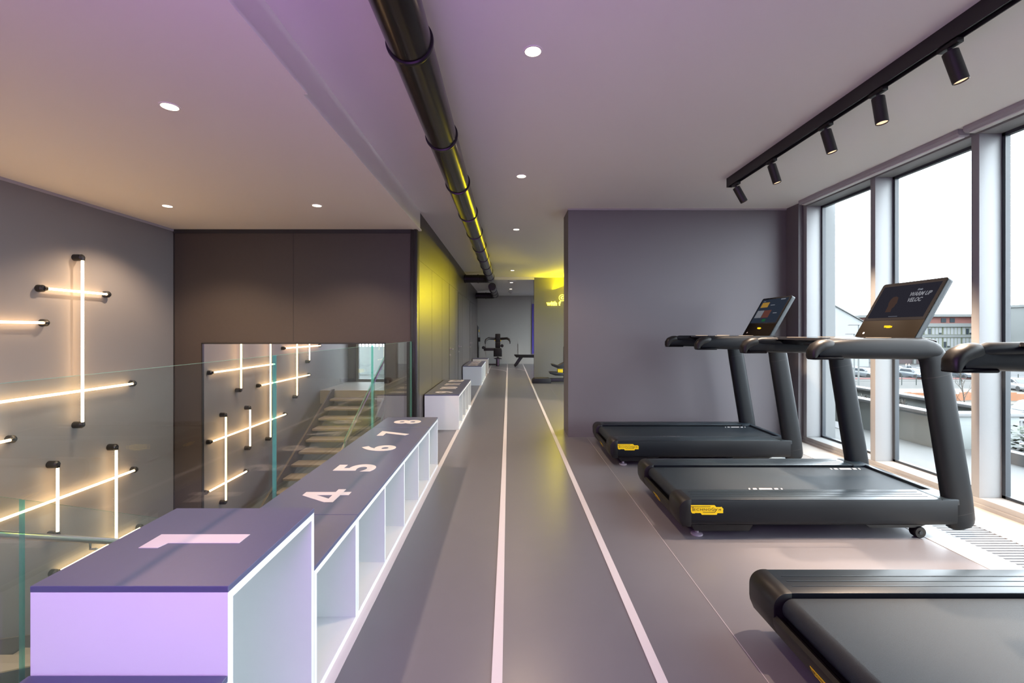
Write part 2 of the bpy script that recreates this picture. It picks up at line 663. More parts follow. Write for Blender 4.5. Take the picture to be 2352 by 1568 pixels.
# ------------------------------------------------------------------ window front on the right
XI, XO = 3.61, 3.795
ys = [5.51, 4.48, 3.49, 2.50, 1.51, 0.52, -0.47, -1.46, -2.45]
b = MB()
b.box(XI, XO + 0.06, -2.6, 5.60, 0.0, 0.074, 0.003)
b.box(XI - 0.012, XI, -2.6, 5.60, 0.0, 0.03)
struct(b.build('trim_7', M_ALU))
b = MB()
b.box(XI + 0.005, XO + 0.06, -2.6, 5.60, 2.868, ZC + 0.1, 0.003)
struct(b.build('trim_8', M_ALU))
for i in range(8):
    y1, y0 = ys[i], ys[i + 1] + 0.062
    b = MB()
    b.box(XI, XO, y1, y1 + 0.062, 0.074, 2.868, 0.003)
    w = struct(b.build('window_%d' % (i + 1 if i < 7 else 9), M_ALU))
    b = MB()
    z0, z1 = 0.074, 2.868
    g0, g1 = XO - 0.012, XO + 0.028
    b.box(g0, g1, y0, y0 + 0.026, z0, z1)
    b.box(g0, g1, y1 - 0.026, y1, z0, z1)
    b.box(g0, g1, y0, y1, z0, z0 + 0.022)
    b.box(g0, g1, y0, y1, z1 - 0.026, z1)
    b.build('gasket_frame', M_GASK, w)
    b = MB()
    b.box(XO + 0.004, XO + 0.012, y0 + 0.02, y1 - 0.02, z0 + 0.018, z1 - 0.02)
    b.build('pane', M_GLASSW, w)

# blind cassettes under the ceiling
for (y0, y1, lab) in ((3.53, 5.47, 'slim white roller blind casing over the two far windows'),
                      (0.6, 3.49, 'slim white roller blind casing over the nearest window, at the top right corner')):
    t = thing('roller_blind', lab, 'blind', (3.53, (y0 + y1) / 2, 2.868), 0, 'roller blinds above the windows')
    h = (y1 - y0) / 2
    b = MB()
    b.prism([(-0.045, 0.05), (-0.045, 0.02), (-0.03, 0.004), (0.045, 0.0), (0.045, 0.05)], 'y', -h, h)
    b.build('casing', M_TRIM, t)
    b = MB()
    b.box(-0.02, 0.03, -h + 0.02, h - 0.02, -0.008, 0.004, 0.003)
    b.build('bottom_bar', M_WHITEP, t)

# floor grille in the border
t = thing('floor_grille', 'long slatted pale metal grille set in the floor along the windows', 'grille', (3.09, 2.6, 0.0))
b = MB()
for x in (-0.165, 0.153):
    b.box(x, x + 0.012, -2.9, 2.9, -0.05, 0.003)
for y in (-2.911, 2.899):
    b.box(-0.165, 0.165, y, y + 0.012, -0.05, 0.003)
b.build('frame', M_ALU, t)
b = MB()
k = -2.88
while k < 2.88:
    b.box(-0.153, 0.153, k, k + 0.017, -0.02, 0.0015)
    k += 0.0325
b.build('slats', M_ALU, t)
b = MB()
b.box(-0.153, 0.153, -2.9, 2.9, -0.058, -0.05)
b.build('duct_tray', M_SEAM, t)

# ------------------------------------------------------------------ mirror
t = thing('wall_mirror_panel', 'large frameless mirror in the dark wall reflecting the stairs and light bars', 'mirror', (-2.77, YM, 1.2))
b = MB()
b.box(-1.17, 1.17, 0.004, 0.03, -4.0, -0.012)
b.build('mirror_glass', M_MIRROR, t)
b = MB()
b.box(-1.185, -1.17, -0.012, 0.03, -4.0, 0.0)
b.box(1.17, 1.185, -0.012, 0.03, -4.0, 0.0)
b.box(-1.185, 1.185, -0.012, 0.03, -0.012, 0.006)
b.build('frame', M_BLACK, t)

# ------------------------------------------------------------------ storage benches
BW = 0.498
XB = -0.708   # open face of the benches
TB = 0.022


def digit_strokes(ch, cap):
    """bold 1 and 4 drawn from straight bars; other digits use the built-in lettering"""
    b = MB()
    w = 0.19
    if ch == '1':
        polys = [[(-0.19, 0.80), (-0.19, 1.0), (0.13, 1.0), (0.13, 0.0), (-0.08, 0.0), (-0.08, 0.77)]]
    else:
        polys = [[(0.42, 0.0), (0.61, 0.0), (0.61, 1.0), (0.42, 1.0)], [(0.0, 0.18), (0.78, 0.18), (0.78, 0.35), (0.0, 0.35)],
                 [(0.0, 0.18), (0.0, 0.36), (0.40, 1.0), (0.61, 1.0), (0.20, 0.34), (0.20, 0.18)]]
        polys = [[(x - 0.39, y) for x, y in p] for p in polys]
    for k, p in enumerate(polys):
        b.prism([(x * cap, (y - 0.5) * cap) for x, y in p], 'z', -0.0006, 0.0006 + 0.0001 * k)
    return b.bm


def number_mesh(body, cap, off, parent, x, y, z):
    b = MB()
    R = Matrix.Translation((x, y, z)) @ Matrix.Rotation(PI / 2, 4, 'Z')
    if len(body) == 1:
        b.merge(digit_strokes(body, cap) if body in '14' else text_bm(body, cap, off, 0.0006), R)
    else:
        for k, ch in enumerate(body):
            q = digit_strokes(ch, cap) if ch in '14' else text_bm(ch, cap, off, 0.0006)
            b.merge(q, R @ Matrix.Translation(((-0.085, 0.075)[k] if body[0] == '1' else 0, 0, 0)))
    return b.build('number', M_NUM, parent, smooth=0)


def storage_unit(name, label, cat, y0, cells, depth, h, digits, group=None, cap=0.24, xb=XB, BW=0.498):
    """origin at the open face, near end, on the floor"""
    L = cells * depth
    t = thing(name, label, cat, (xb, y0, 0.0), 0, group)
    zt = h - 0.016
    b = MB()
    b.box(-BW, -BW + 0.015, 0.0, L, 0.012, zt)                      # back
    b.box(-BW + 0.015, 0, 0, L, 0.0, TB + 0.008)                    # bottom
    b.box(-BW + 0.015, 0, 0, L, zt - TB, zt)                        # top deck
    b.box(-BW + 0.015, 0, 0, TB, TB + 0.008, zt - TB)
    b.box(-BW + 0.015, 0, L - TB, L, TB + 0.008, zt - TB)
    b.build('carcass', M_WHITEL, t, smooth=0)
    for k in range(1, cells):
        b = MB()
        b.box(-BW + 0.015, -0.001, k * depth - TB / 2, k * depth + TB / 2, TB + 0.008, zt - TB)
        b.build('divider', M_WHITEL, t, smooth=0)
    b = MB()
    b.box(-BW - 0.001, 0.002, -0.001, L - 0.002, zt, h, 0.0015, 1)
    b.build('top_board', M_TOP, t, smooth=0)
    for k, dg in enumerate(digits):
        if dg:
            number_mesh(dg, cap, 0.011 * cap / 0.24, t, -BW / 2, (k + 0.5) * depth, h + 0.0006)
    return t


storage_unit('podium_block', 'tall white cube with dark violet top marked 1, nearest the camera', 'podium', 1.148, 1, 0.509, 0.708,
             ['1'], 'numbered podium blocks', cap=0.28)
storage_unit('podium_block', 'low podium block with blue violet top in front of the cube marked 1', 'podium', 0.652, 1, 0.495, 0.485,
             ['2'], 'numbered podium blocks')
storage_unit('podium_block', 'low white open cube directly behind the tall cube marked 1', 'podium', 1.659, 1, 0.470, 0.494,
             ['3'], 'numbered podium blocks')
storage_unit('storage_bench', 'long low white shelf bench with dark top numbered 4 5 6 7', 'bench', 2.131, 4, 0.484, 0.494,
             ['4', '5', '6', '7'], 'numbered storage benches')
storage_unit('storage_bench', 'short white bench unit with dark top marked 8 at the row end', 'bench', 4.069, 1, 0.484, 0.494,
             ['8'], 'numbered storage benches')
storage_unit('storage_bench', 'white shelf bench with dark top numbered 9 10 11 12 by the dark wall', 'bench', 6.243, 4, 0.49, 0.485,
             ['9', '10', '11', '12'], 'numbered storage benches', xb=-0.68, BW=0.472)
storage_unit('storage_bench', 'white shelf bench with dark top numbered 13 14 15 16 far down the corridor', 'bench', 11.4, 4, 0.49, 0.485,
             ['13', '14', '15', '16'], 'numbered storage benches', xb=-0.672, BW=0.475)
storage_unit('storage_bench', 'farthest white bench unit at the end of the dark wall', 'bench', 14.5, 1, 0.49, 0.485,
             [''], 'numbered storage benches', xb=-0.655, BW=0.485)

# ------------------------------------------------------------------ glass balustrade
GT = 0.0175


def glass_panel(name, label, corners, normal_axis, group, loc):
    """corners: outline in the panel plane (u along, z), extruded by the glass thickness; edges are green"""
    b = MB()
    b.prism(corners, normal_axis, -GT / 2, GT / 2)
    b.bm.normal_update()
    for f in b.bm.faces:
        n = f.normal
        f.material_index = 0 if abs(n.x if normal_axis == 'x' else n.y) > 0.9 else 1
    o = b.build(name, [M_GLASSB, M_GEDGE], None, loc, smooth=0)
    return tag(o, label, 'glass balustrade', group)


def rect(y0, y1, z0, z1):
    return [(y0, z0), (y1, z0), (y1, z1), (y0, z1)]


GB = 'glass balustrade panels beside the benches'
glass_panel('glass_panel', 'nearest clear glass balustrade panel beside the tall cube marked 1', rect(0, 1.735, -0.12, 1.222), 'x', GB, (XG, 0.69, 0))
glass_panel('glass_panel', 'middle clear glass balustrade panel behind the bench numbers 4 to 7', rect(0, 1.735, -0.12, 1.222), 'x', GB, (XG, 2.435, 0))
glass_panel('glass_panel', 'farthest clear glass balustrade panel ending at the dark post', rect(0, 1.655, -0.12, 1.222), 'x', GB, (XG, 4.18, 0))
b = MB()
b.box(XG - 0.03, XG + 0.03, 0.3, YM - 0.03, -0.15, -0.123)
b.box(XG - 0.03, XG - 0.011, 0.3, YM - 0.03, -0.123, 0.04)
tag(b.build('balustrade_channel', M_STEEL), 'steel base channel holding the glass along the floor edge', 'channel')

# ------------------------------------------------------------------ stairs down beside the wall
SL = 0.514
t = thing('staircase', 'open riser staircase with beige treads descending beside the stair wall', 'staircase', (-3.38, 1.32, 0.0))
for k in range(14):
    z = -0.155 * (k + 1)
    y = 0.30 * k
    b = MB()
    b.box(-0.60, 0.60, y, y + 0.315, z - 0.045, z, 0.006)
    b.build('tread', M_WOOD, t)
for s in (-1, 1):
    b = MB()
    b.prism([(-0.02, 0.03), (0.12, 0.03), (4.35, 0.03 - SL * 4.23), (4.35, -0.32 - SL * 4.23), (-0.02, -0.27)], 'x',
            s * 0.61, s * 0.645)
    b.build('stringer', M_STRING, t)
GS = 'sloping glass panels of the staircase'
for (y0, y1, lab) in ((1.32, 2.535, 'upper sloping glass panel beside the top of the stairs'),
                      (2.55, 4.2, 'lower sloping glass panel running down beside the stairs')):
    zt0, zt1 = 1.04 - SL * (y0 - 1.32), 1.04 - SL * (y1 - 1.32)
    glass_panel('stair_glass', lab, [(0, zt0 - 1.22), (y1 - y0, zt1 - 1.22), (y1 - y0, zt1), (0, zt0)], 'x', GS, (-2.718, y0, 0))
t = thing('stair_handrail', 'slim steel handrail sloping down the glass beside the stairs', 'handrail', (-2.775, 1.32, 0.0))
b = MB()
b.tube([(0, -0.02, 0.83), (0, 0.06, 0.81), (0, 3.4, 0.81 - SL * 3.34)], 0.021, 14)
b.build('rail', M_STEEL, t)
for y in (0.5, 1.7, 2.9):
    z = 0.81 - SL * (y - 0.06)
    b = MB()
    b.tube([(0, y, z - 0.02), (0, y, z - 0.06), (0.044, y, z - 0.06)], 0.008, 8)
    b.build('bracket', M_STEEL, t)

# ------------------------------------------------------------------ light bars on the stair wall
XBAR = XLW + 0.07
GL = 'crossed light bars on the stair wall'


def light_bar(label, vertical, c, a0, a1):
    """vertical: y=c, z from a0 to a1; horizontal: z=c, y from a0 to a1"""
    m = (a0 + a1) / 2
    h = (a1 - a0) / 2
    loc = (XLW, c, m) if vertical else (XLW, m, c)
    t = thing('light_bar', label, 'wall light', loc, 0, GL)
    off = 0.080 if vertical else 0.049
    P = (lambda s: (off, 0, s)) if vertical else (lambda s: (off, s, 0))
    b = MB()
    b.cyl(P(-h + 0.004), P(h - 0.004), 0.0115, None, 14)
    b.build('light_tube', M_LAMP, t)
    for s in (-1, 1):
        q = Vector(P(s * h))
        b = MB()
        b.cyl((0, q.y, q.z), (off - 0.006, q.y, q.z), 0.034, 0.033, 24)
        b.cyl((off - 0.006, q.y, q.z), (off + 0.008, q.y, q.z), 0.033, 0.022, 24)
        e = Vector(P(s * (h - 0.030)))
        b.cyl(q, e, 0.021, 0.018, 16)
        b.build('end_mount', M_BLACK, t)
    return t


light_bar('tall vertical light bar crossed near its top and bottom, on the stair wall', True, 4.53, 0.42, 2.085)
light_bar('short horizontal light bar crossing the top of the tall vertical bar', False, 1.746, 4.18, 4.865)
light_bar('horizontal light bar at mid height ending left of the tall vertical bar', False, 1.43, 2.9, 4.21)
light_bar('long horizontal light bar crossing the lower end of the tall vertical bar', False, 0.757, 3.41, 5.2)
light_bar('vertical light bar low on the stair wall, nearest the mirror wall', True, 4.92, -1.21, 0.10)
light_bar('short vertical light bar low on the wall behind the tall cube', True, 4.28, -0.56, 0.10)
light_bar('long horizontal light bar crossing two vertical bars just above the tall cube', False, -0.235, 3.0, 5.22)
light_bar('horizontal light bar whose dark end shows at the left picture edge', False, 0.42, 1.95, 3.93)
light_bar('lowest horizontal light bar in the mirror, crossing the low vertical bar', False, -0.93, 4.3, 5.3)
light_bar('vertical light bar seen in the mirror directly left of the thick glass joint', True, 3.64, -0.56, 1.9)
light_bar('vertical light bar in the mirror right of the glass joint', True, 2.62, 0.04, 1.6)
light_bar('short vertical light bar at the right of the mirrored group', True, 2.05, 0.71, 1.8)
light_bar('horizontal light bar along the upper edge of the mirror view', False, 1.03, 1.39, 3.07)

# ------------------------------------------------------------------ recessed downlights
GD = 'recessed round ceiling downlights'


def downlight(label, x, y, z, energy, r=0.043, angle=125):
    t = thing('downlight', label, 'downlight', (x, y, z), 0, GD)
    b = MB()
    b.lathe([(r + 0.012, 0.0), (r + 0.012, -0.003), (r + 0.002, -0.004), (r, 0.0)], (0, 0, 0), 'z', 28)
    b.build('trim_ring', M_CEIL, t)
    b = MB()
    b.lathe([(r, -0.0045), (r, -0.002)], (0, 0, 0), 'z', 28)
    b.build('lens', M_LENS, t)
    l = bpy.data.lights.new('downlight_bulb', 'SPOT')
    l.energy = energy
    l.color = (1.0, 0.74, 0.50)
    l.spot_size = math.radians(angle)
    l.spot_blend = 0.6
    l.shadow_soft_size = 0.04
    o = bpy.data.objects.new('downlight_bulb', l)
    o.location = (0, 0, -0.03)
    o.parent = t
    COL.objects.link(o)


downlight('nearest downlight in the main ceiling right of the black duct', 0.137, 2.55, ZC, 105)
downlight('second downlight along the running lanes in the main ceiling', 0.13, 4.60, ZC, 105)
downlight('third downlight along the running lanes, before the grey wall edge', 0.12, 7.0, ZC, 105)
downlight('fourth downlight along the lanes, level with the yellow lit ceiling', 0.10, 11.7, ZC, 105)
downlight('nearer of two downlights in the lower ceiling at the corridor end', 0.09, 13.85, ZF, 105)
downlight('farther of two downlights in the lower ceiling at the corridor end', 0.08, 15.95, ZF, 105)
downlight('downlight over the stairs nearest the camera', -1.98, 2.66, ZL, 175)
downlight('downlight over the stairs near the stair wall and mirror wall', -3.575, 4.77, ZL, 175)
downlight('downlight over the stairs in front of the mirror', -2.0, 4.75, ZL, 175)

# ceiling speaker and detector at the far end
t = thing('ceiling_speaker', 'flat round white disc on the lower ceiling edge', 'speaker', (0.10, 13.4, ZF))
b = MB()
b.lathe([(0.12, 0.0), (0.12, -0.012), (0.10, -0.02)], (0, 0, 0), 'z', 28)
b.build('grille_disc', M_WHITEP, t)
t = thing('smoke_detector', 'small white detector below the farthest downlight', 'detector', (0.09, 17.0, ZF))
b = MB()
b.lathe([(0.11, 0.0), (0.11, -0.02), (0.05, -0.03), (0.05, -0.06), (0.02, -0.075)], (0, 0, 0), 'z', 24)
b.build('housing', M_WHITEP, t)

# ------------------------------------------------------------------ black ducts
def duct(name, label, x, z, r, y0, y1, y_rings, elbow_y, cap_near):
    t = thing(name, label, 'duct', (x, y0, z))
    L = y1 - y0
    b = MB()
    b.cyl((0, 0, 0), (0, L, 0), r, None, 48)
    b.build('pipe', M_DUCT, t)
    for yy in y_rings:
        k = yy - y0
        b = MB()
        b.lathe([(r, -0.012), (r + 0.009, -0.010), (r + 0.011, 0.0), (r + 0.009, 0.010), (r, 0.012)], (0, k, 0), 'y', 48)
        b.build('joint_ring', M_DUCTR, t)
        b = MB()
        b.cyl((0, k, r), (0, k, ZC - z if yy < 13 else ZF - z), 0.004, None, 8)
        b.build('hanger', M_BLACK, t)
    # outlet elbow to the wall
    b = MB()
    xe = XP - x
    pts = [(0, L - 0.02, 0), (-0.03, L + 0.05, 0), (-0.09, L + 0.10, 0), (-0.17, L + 0.12, 0), (xe, L + 0.12, 0)]
    b.sweep(pts, [(r, r)] * len(pts), (0, 0, 1), 32, 2.0)
    b.build('elbow', M_BLACK, t)
    b = MB()
    for xx in (xe + 0.02, xe + 0.36):
        b.lathe([(r, -0.012), (r + 0.012, -0.012), (r + 0.012, 0.012), (r, 0.012)], (xx, L + 0.12, 0), 'x', 32)
    b.build('collar', M_BLACK, t)
    if cap_near:
        b = MB()
        b.lathe([(r * 0.3, -0.012), (r + 0.004, -0.010), (r + 0.006, 0.0), (r, 0.02)], (0, 0, 0), 'y', 40)
        b.build('end_cap', M_BLACK, t)
    return t


duct('ventilation_duct', 'long black round duct under the main ceiling above the lanes', -0.478, 2.752, 0.107, -0.49, 12.0,
     [1.15, 2.2, 3.25, 4.28, 5.36, 6.4, 7.45, 8.5, 9.55, 10.6, 11.6], 12.1, False)
duct('ventilation_duct', 'short black capped duct at the far corridor end', -0.47, 2.635, 0.107, 13.05, 16.2,
     [13.9, 14.9, 15.8], 16.3, True)

# ------------------------------------------------------------------ track with spotlights
t = thing('lighting_track', 'black ceiling track running along the windows', 'track', (2.265, 2.2, ZC))
b = MB()
b.box(-0.026, -0.020, -2.7, 2.47, -0.092, 0)
b.box(0.020, 0.026, -2.7, 2.47, -0.092, 0)
b.box(-0.020, 0.020, -2.7, 2.47, -0.07, 0)
b.box(-0.026, 0.026, 2.465, 2.475, -0.093, 0)
b.build('profile', M_BLACK, t)
b = MB()
b.box(-0.005, 0.005, -2.7, 2.46, -0.074, -0.07)
b.build('power_rail', M_STEEL, t)
spots = [(2.335, 14, 'nearest black spotlight on the ceiling track'),
         (2.79, 4, 'second black spotlight from the camera on the ceiling track'),
         (3.25, 12, 'middle one of five black spotlights on the ceiling track'),
         (3.92, 14, 'fourth black spotlight from the camera on the ceiling track'),
         (4.53, 26, 'last black spotlight at the far end of the ceiling track')]
for (y, tilt, lab) in spots:
    t = thing('track_spotlight', lab, 'spotlight', (2.265, y, ZC - 0.1065), 0, 'spotlights on the window track')
    b = MB()
    b.box(-0.018, 0.018, -0.055, 0.055, -0.012, 0.012, 0.003)
    b.build('adapter', M_TMP, t)
    b = MB()
    b.cyl((0, 0, -0.012), (0, 0, -0.045), 0.010, None, 12)
    b.build('stem', M_BLACK, t)
    rot = Matrix.Translation((0, 0, -0.03)) @ Matrix.Rotation(-math.radians(tilt), 4, 'Y') @ Matrix.Rotation(-math.radians(6), 4, 'X')
    b = MB()
    b.lathe([(0.030, 0.0), (0.034, -0.003), (0.034, -0.165), (0.031, -0.167), (0.030, -0.15)], (0, 0, 0), 'z', 32)
    h = b.build('head', M_BLACK, t)
    h.matrix_local = rot
    b = MB()
    b.lathe([(0.029, -0.160), (0.029, -0.155)], (0, 0, 0), 'z', 24)
    e = b.build('lens', M_LENSS, h)
    l = bpy.data.lights.new('spotlight_bulb', 'SPOT')
    l.energy = 400
    l.color = (1.0, 0.74, 0.54)
    l.spot_size = math.radians(78)
    l.spot_blend = 0.5
    l.shadow_soft_size = 0.03
    o = bpy.data.objects.new('spotlight_bulb', l)
    o.location = (0, 0, -0.19)
    o.parent = h
    COL.objects.link(o)

# ------------------------------------------------------------------ neon sign
t = thing('neon_sign', 'glowing yellow neon lettering on the grey wall by the corridor', 'neon sign', (1.1, 13.1, 2.1))
rx = Matrix.Rotation(PI / 2, 4, 'X')
b = MB()
b.merge(text_bm('with f', 0.115, 0.0, 0.0, 0.0085, 'LEFT', 1.05), Matrix.Translation((0.0, -0.05, 0.055)) @ rx)
b.build('lettering', M_NEON, t)
b = MB()
b.merge(text_bm('C', 0.085, 0.0, 0.0, 0.007, 'CENTER'), Matrix.Translation((0.44, -0.05, 0.215)) @ rx)
pts = [(0.44 + 0.088 * math.cos(a), -0.05, 0.215 + 0.088 * math.sin(a)) for a in [2 * PI * k / 28 for k in range(29)]]
b.tube(pts, 0.008, 8, (0, 1, 0))
b.build('ring_letter', M_NEON, t)
b = MB()
for x in (0.02, 0.2, 0.38, 0.5):
    b.cyl((x, 0, 0.05), (x, -0.05, 0.05), 0.006, None, 8)
b.build('stand_off', M_BLACK, t)

# ------------------------------------------------------------------ treadmills
def badge(parent, name, w, mat, mat_txt, M, with_text=True):
    """yellow stepped badge, w wide, in its own XY plane"""
    s = w / 1.335
    pts = [(0.0, 0.375), (0.99, 0.375), (1.055, 0.30), (1.235, 0.30), (1.255, 0.315), (1.335, 0.225), (1.32, 0.19), (1.32, 0.065),
           (1.10, 0.065), (1.075, 0.0), (0.50, 0.0), (0.445, 0.07), (0.235, 0.07), (0.22, 0.055), (0.125, 0.055), (0.08, 0.11), (0.075, 0.175),
           (0.0, 0.245)]
    pts = [((x - 0.667) * s, (y - 0.1875) * s) for x, y in pts]
    tmp = MB()
    tmp.prism(pts, 'z', 0.0, 0.0012)
    bmesh.ops.transform(tmp.bm, matrix=M, verts=tmp.bm.verts)
    o = tmp.build(name, mat, parent, smooth=0)
    if with_text:
        b = MB()
        k = 0.0016
        tb = text_bm('ECHNO', 0.098 * s, 0.0, 0.0004, align='LEFT', spacing=1.15)
        xs = [v.co.x for v in tb.verts]
        sx = (0.845 - 0.185) * s / (max(xs) - min(xs))
        b.merge(tb, Matrix.Translation(((0.185 - 0.667) * s - min(xs) * sx, (0.205 - 0.1875) * s, k)) @ Matrix.Diagonal((sx, 1, 1, 1)))
        tb = text_bm('G', 0.13 * s, 0.0, 0.0004)
        b.merge(tb, Matrix.Translation(((0.925 - 0.667) * s, (0.217 - 0.1875) * s, k)))
        tb = text_bm('M', 0.098 * s, 0.0, 0.0004)
        b.merge(tb, Matrix.Translation(((1.195 - 0.667) * s, (0.195 - 0.1875) * s, k)))
        q = lambda x0, x1, y0, y1: b.box((x0 - 0.667) * s, (x1 - 0.667) * s, (y0 - 0.1875) * s, (y1 - 0.1875) * s, k - 0.0003, k + 0.0004)
        q(0.045, 0.83, 0.308, 0.328)
        q(0.135, 0.158, 0.145, 0.318)
        q(0.53, 1.0, 0.093, 0.113)
        def dia(x0, y0, x1, y1, w2=0.011):
            d = Vector((x1 - x0, y1 - y0)).normalized()
            nx, ny = -d.y * w2, d.x * w2
            b.prism([((x - 0.667) * s, (y - 0.1875) * s) for x, y in ((x0 - nx, y0 - ny), (x1 - nx, y1 - ny), (x1 + nx, y1 + ny), (x0 + nx, y0 + ny))],
                    'z', k - 0.0003, k + 0.0004)
        dia(0.995, 0.10, 1.095, 0.245)
        dia(1.045, 0.17, 1.00, 0.245)
        bmesh.ops.transform(b.bm, matrix=M, verts=b.bm.verts)
        b.build('badge_lettering', mat_txt, o, smooth=0)
    return o


HW = 0.478
TW = 'black treadmills facing the windows'
tm = thing('treadmill', 'black treadmill in the middle of the row, its screen reading WARM UP', 'treadmill', (1.105, 3.42, 0.0), 0, TW)
for s in (-1, 1):
    # outer side panel with rounded lower edge
    b = MB()
    prof = [(s * HW, 0.250), (s * (HW - 0.004), 0.2585), (s * 0.30, 0.2585), (s * 0.30, 0.20), (s * 0.32, 0.09), (s * 0.44, 0.088),
            (s * 0.462, 0.094), (s * 0.474, 0.108), (s * HW, 0.130)]
    b.prism(prof, 'x', 0.055, 1.80)
    b.build('side_panel', M_TMB, tm)
    b = MB()
    b.box(0.075, 1.70, s * 0.287, s * (HW - 0.003), 0.2585, 0.2635, 0.0025)
    r = b.build('foot_rail', M_TMR, tm)
    b = MB()
    for q in (0.335, 0.375, 0.415):
        b.box(0.11, 1.66, s * q, s * (q + 0.004), 0.2635, 0.265)
    b.build('grip_ribs', M_TMR, r)
    b = MB()
    b.box(1.704, 1.842, s * 0.287, s * (HW - 0.003), 0.225, 0.2635, 0.003)
    b.build('corner_plate', M_TMR, tm)
    # rear cap with rounded corner
    cap = [(0.078, 0.2645)] + [(x, z) for x, z in arc(0.062, 0.2025, 0.062, 90, 180, 8)] + [(0.0, 0.150), (0.003, 0.130), (0.020, 0.090), (0.078, 0.085)]
    b = MB()
    b.prism(cap, 'y', s * 0.283, s * (HW + 0.002), 0.006)
    b.build('rear_cap', M_TMP, tm)
    # upright: leg that bends over into the arm
    b = MB()
    path = [(1.868, 0.062), (1.867, 0.068), (1.862, 0.085), (1.856, 0.12), (1.838, 0.262), (1.772, 0.66), (1.708, 1.05), (1.697, 1.12),
            (1.683, 1.175), (1.655, 1.215), (1.615, 1.235), (1.56, 1.24)]
    wid = [0.045, 0.065, 0.082, 0.090, 0.092, 0.090, 0.088, 0.086, 0.083, 0.078, 0.070, 0.062]
    yy = [0.025, 0.036, 0.043, 0.046, 0.046, 0.046, 0.046, 0.046, 0.046, 0.046, 0.044, 0.04]
    b.sweep([(x, s * 0.430, z) for x, z in path], list(zip(wid, yy)), (0, 1, 0), 32, 2.5)
    up = b.build('upright', M_TMB, tm)
    b = MB()
    for (x, z, rw) in ((1.8505, 0.165, 0.0911), (1.7065, 1.062, 0.0885)):
        b.sweep([(x + 0.0005, s * 0.430, z - 0.0012), (x, s * 0.430, z + 0.0012)], [(rw, 0.0465)] * 2, (0, 1, 0), 32, 2.5)
    b.build('joint_line', M_SEAM, up)
    # arm
    b = MB()
    xs = [0.915, 0.94, 0.98, 1.2, 1.50, 1.60, 1.650, 1.680, 1.700, 1.706]
    zc = [1.203, 1.215, 1.232, 1.236, 1.236, 1.235, 1.229, 1.221, 1.211, 1.206]
    hz = [0.026, 0.040, 0.058, 0.066, 0.070, 0.069, 0.063, 0.054, 0.041, 0.025]
    hy = [0.030, 0.036, 0.038, 0.042, 0.047, 0.050, 0.050, 0.049, 0.044, 0.03]
    b.sweep([(x, s * 0.433, z) for x, z in zip(xs, zc)], list(zip(hz, hy)), (0, 1, 0), 32, 2.6)
    arm = b.build('handrail', M_TMB, tm)
    b = MB()
    path = [(1.04, 1.262), (0.985, 1.262), (0.945, 1.256), (0.912, 1.240), (0.892, 1.215), (0.884, 1.188), (0.882, 1.172)]
    b.sweep([(x, s * 0.433, z) for x, z in path], [(0.022, 0.026), (0.038, 0.042), (0.041, 0.044), (0.040, 0.044), (0.036, 0.043), (0.026, 0.042), (0.018, 0.040)],
            (0, 1, 0), 24, 2.3)
    b.build('grip_end', M_TMP, arm)
    b = MB()
    b.box(0.870, 1.070, s * 0.400, s * 0.474, 1.166, 1.184, 0.008)
    b.build('sensor_window', M_SCRG, arm)
    b = MB()
    b.sweep([(x, s * yq, z) for x, yq, z in ((0.92, 0.433, 1.250), (1.02, 0.412, 1.272), (1.2, 0.410, 1.274), (1.42, 0.414, 1.274), (1.55, 0.43, 1.268))],
            [(0.012, 0.012), (0.030, 0.030), (0.030, 0.030), (0.030, 0.030), (0.022, 0.022)], (0, 1, 0), 20, 2.0)
    b.build('grip_tube', M_TMB, arm)
    # foot, levelling disc, wheel
    b = MB()
    b.prism([(0.09, 0.09), (0.115, 0.045), (0.47, 0.045), (0.50, 0.09)], 'y', s * 0.34, s * 0.44)
    b.build('foot_block', M_TMP, tm)
    b = MB()
    b.lathe([(0.038, 0.0), (0.038, 0.008), (0.012, 0.014), (0.012, 0.05)], (0.15, s * 0.385, 0.0), 'z', 24)
    b.build('levelling_foot', M_TRIM, tm)
    b = MB()
    b.prism([(1.23, 0.09), (1.26, 0.066), (1.58, 0.066), (1.64, 0.09)], 'y', s * 0.34, s * 0.44)
    b.build('front_skid', M_TMP, tm)
    b = MB()
    b.lathe([(0.010, -0.026), (0.034, -0.026), (0.0375, -0.020), (0.0375, 0.020), (0.034, 0.026), (0.010, 0.026)], (1.585, s * 0.425, 0.0375), 'y', 28)
    wh = b.build('wheel', M_TMP, tm)
    b = MB()
    b.cyl((1.585, s * 0.395, 0.0375), (1.585, s * 0.455, 0.0375), 0.013, None, 16)
    b.build('axle', M_TMR, wh)
# belt
b = MB()
b.prism([(1.785, 0.247), (0.075, 0.247)] + arc(0.075, 0.202, 0.045, 95, 265, 10) + [(0.075, 0.157), (1.785, 0.157)], 'y', -0.274, 0.274)
belt = b.build('belt', M_BELT, tm)
for (xm, ym) in ((0.695, -0.235), (1.60, 0.235)):
    b = MB()
    for (x0, x1) in ((-0.118, -0.108), (-0.088, -0.062), (-0.045, 0.045), (0.062, 0.088), (0.108, 0.118)):
        b.prism([(xm + x0 - 0.006, ym - 0.018), (xm + x1 - 0.006, ym - 0.018), (xm + x1 + 0.006, ym + 0.018), (xm + x0 + 0.006, ym + 0.018)], 'z', 0.247, 0.2476)
    b.build('belt_marking', M_MARK, belt)
b = MB()
b.box(0.05, 1.80, -0.30, 0.30, 0.088, 0.15)
b.build('chassis', M_TMP, tm)
b = MB()
b.box(1.796, 1.842, -0.29, 0.29, 0.16, 0.2635, 0.003)
b.box(1.76, 1.83, -0.29, 0.29, 0.09, 0.16)
b.build('front_bar', M_TMR, tm)
b = MB()
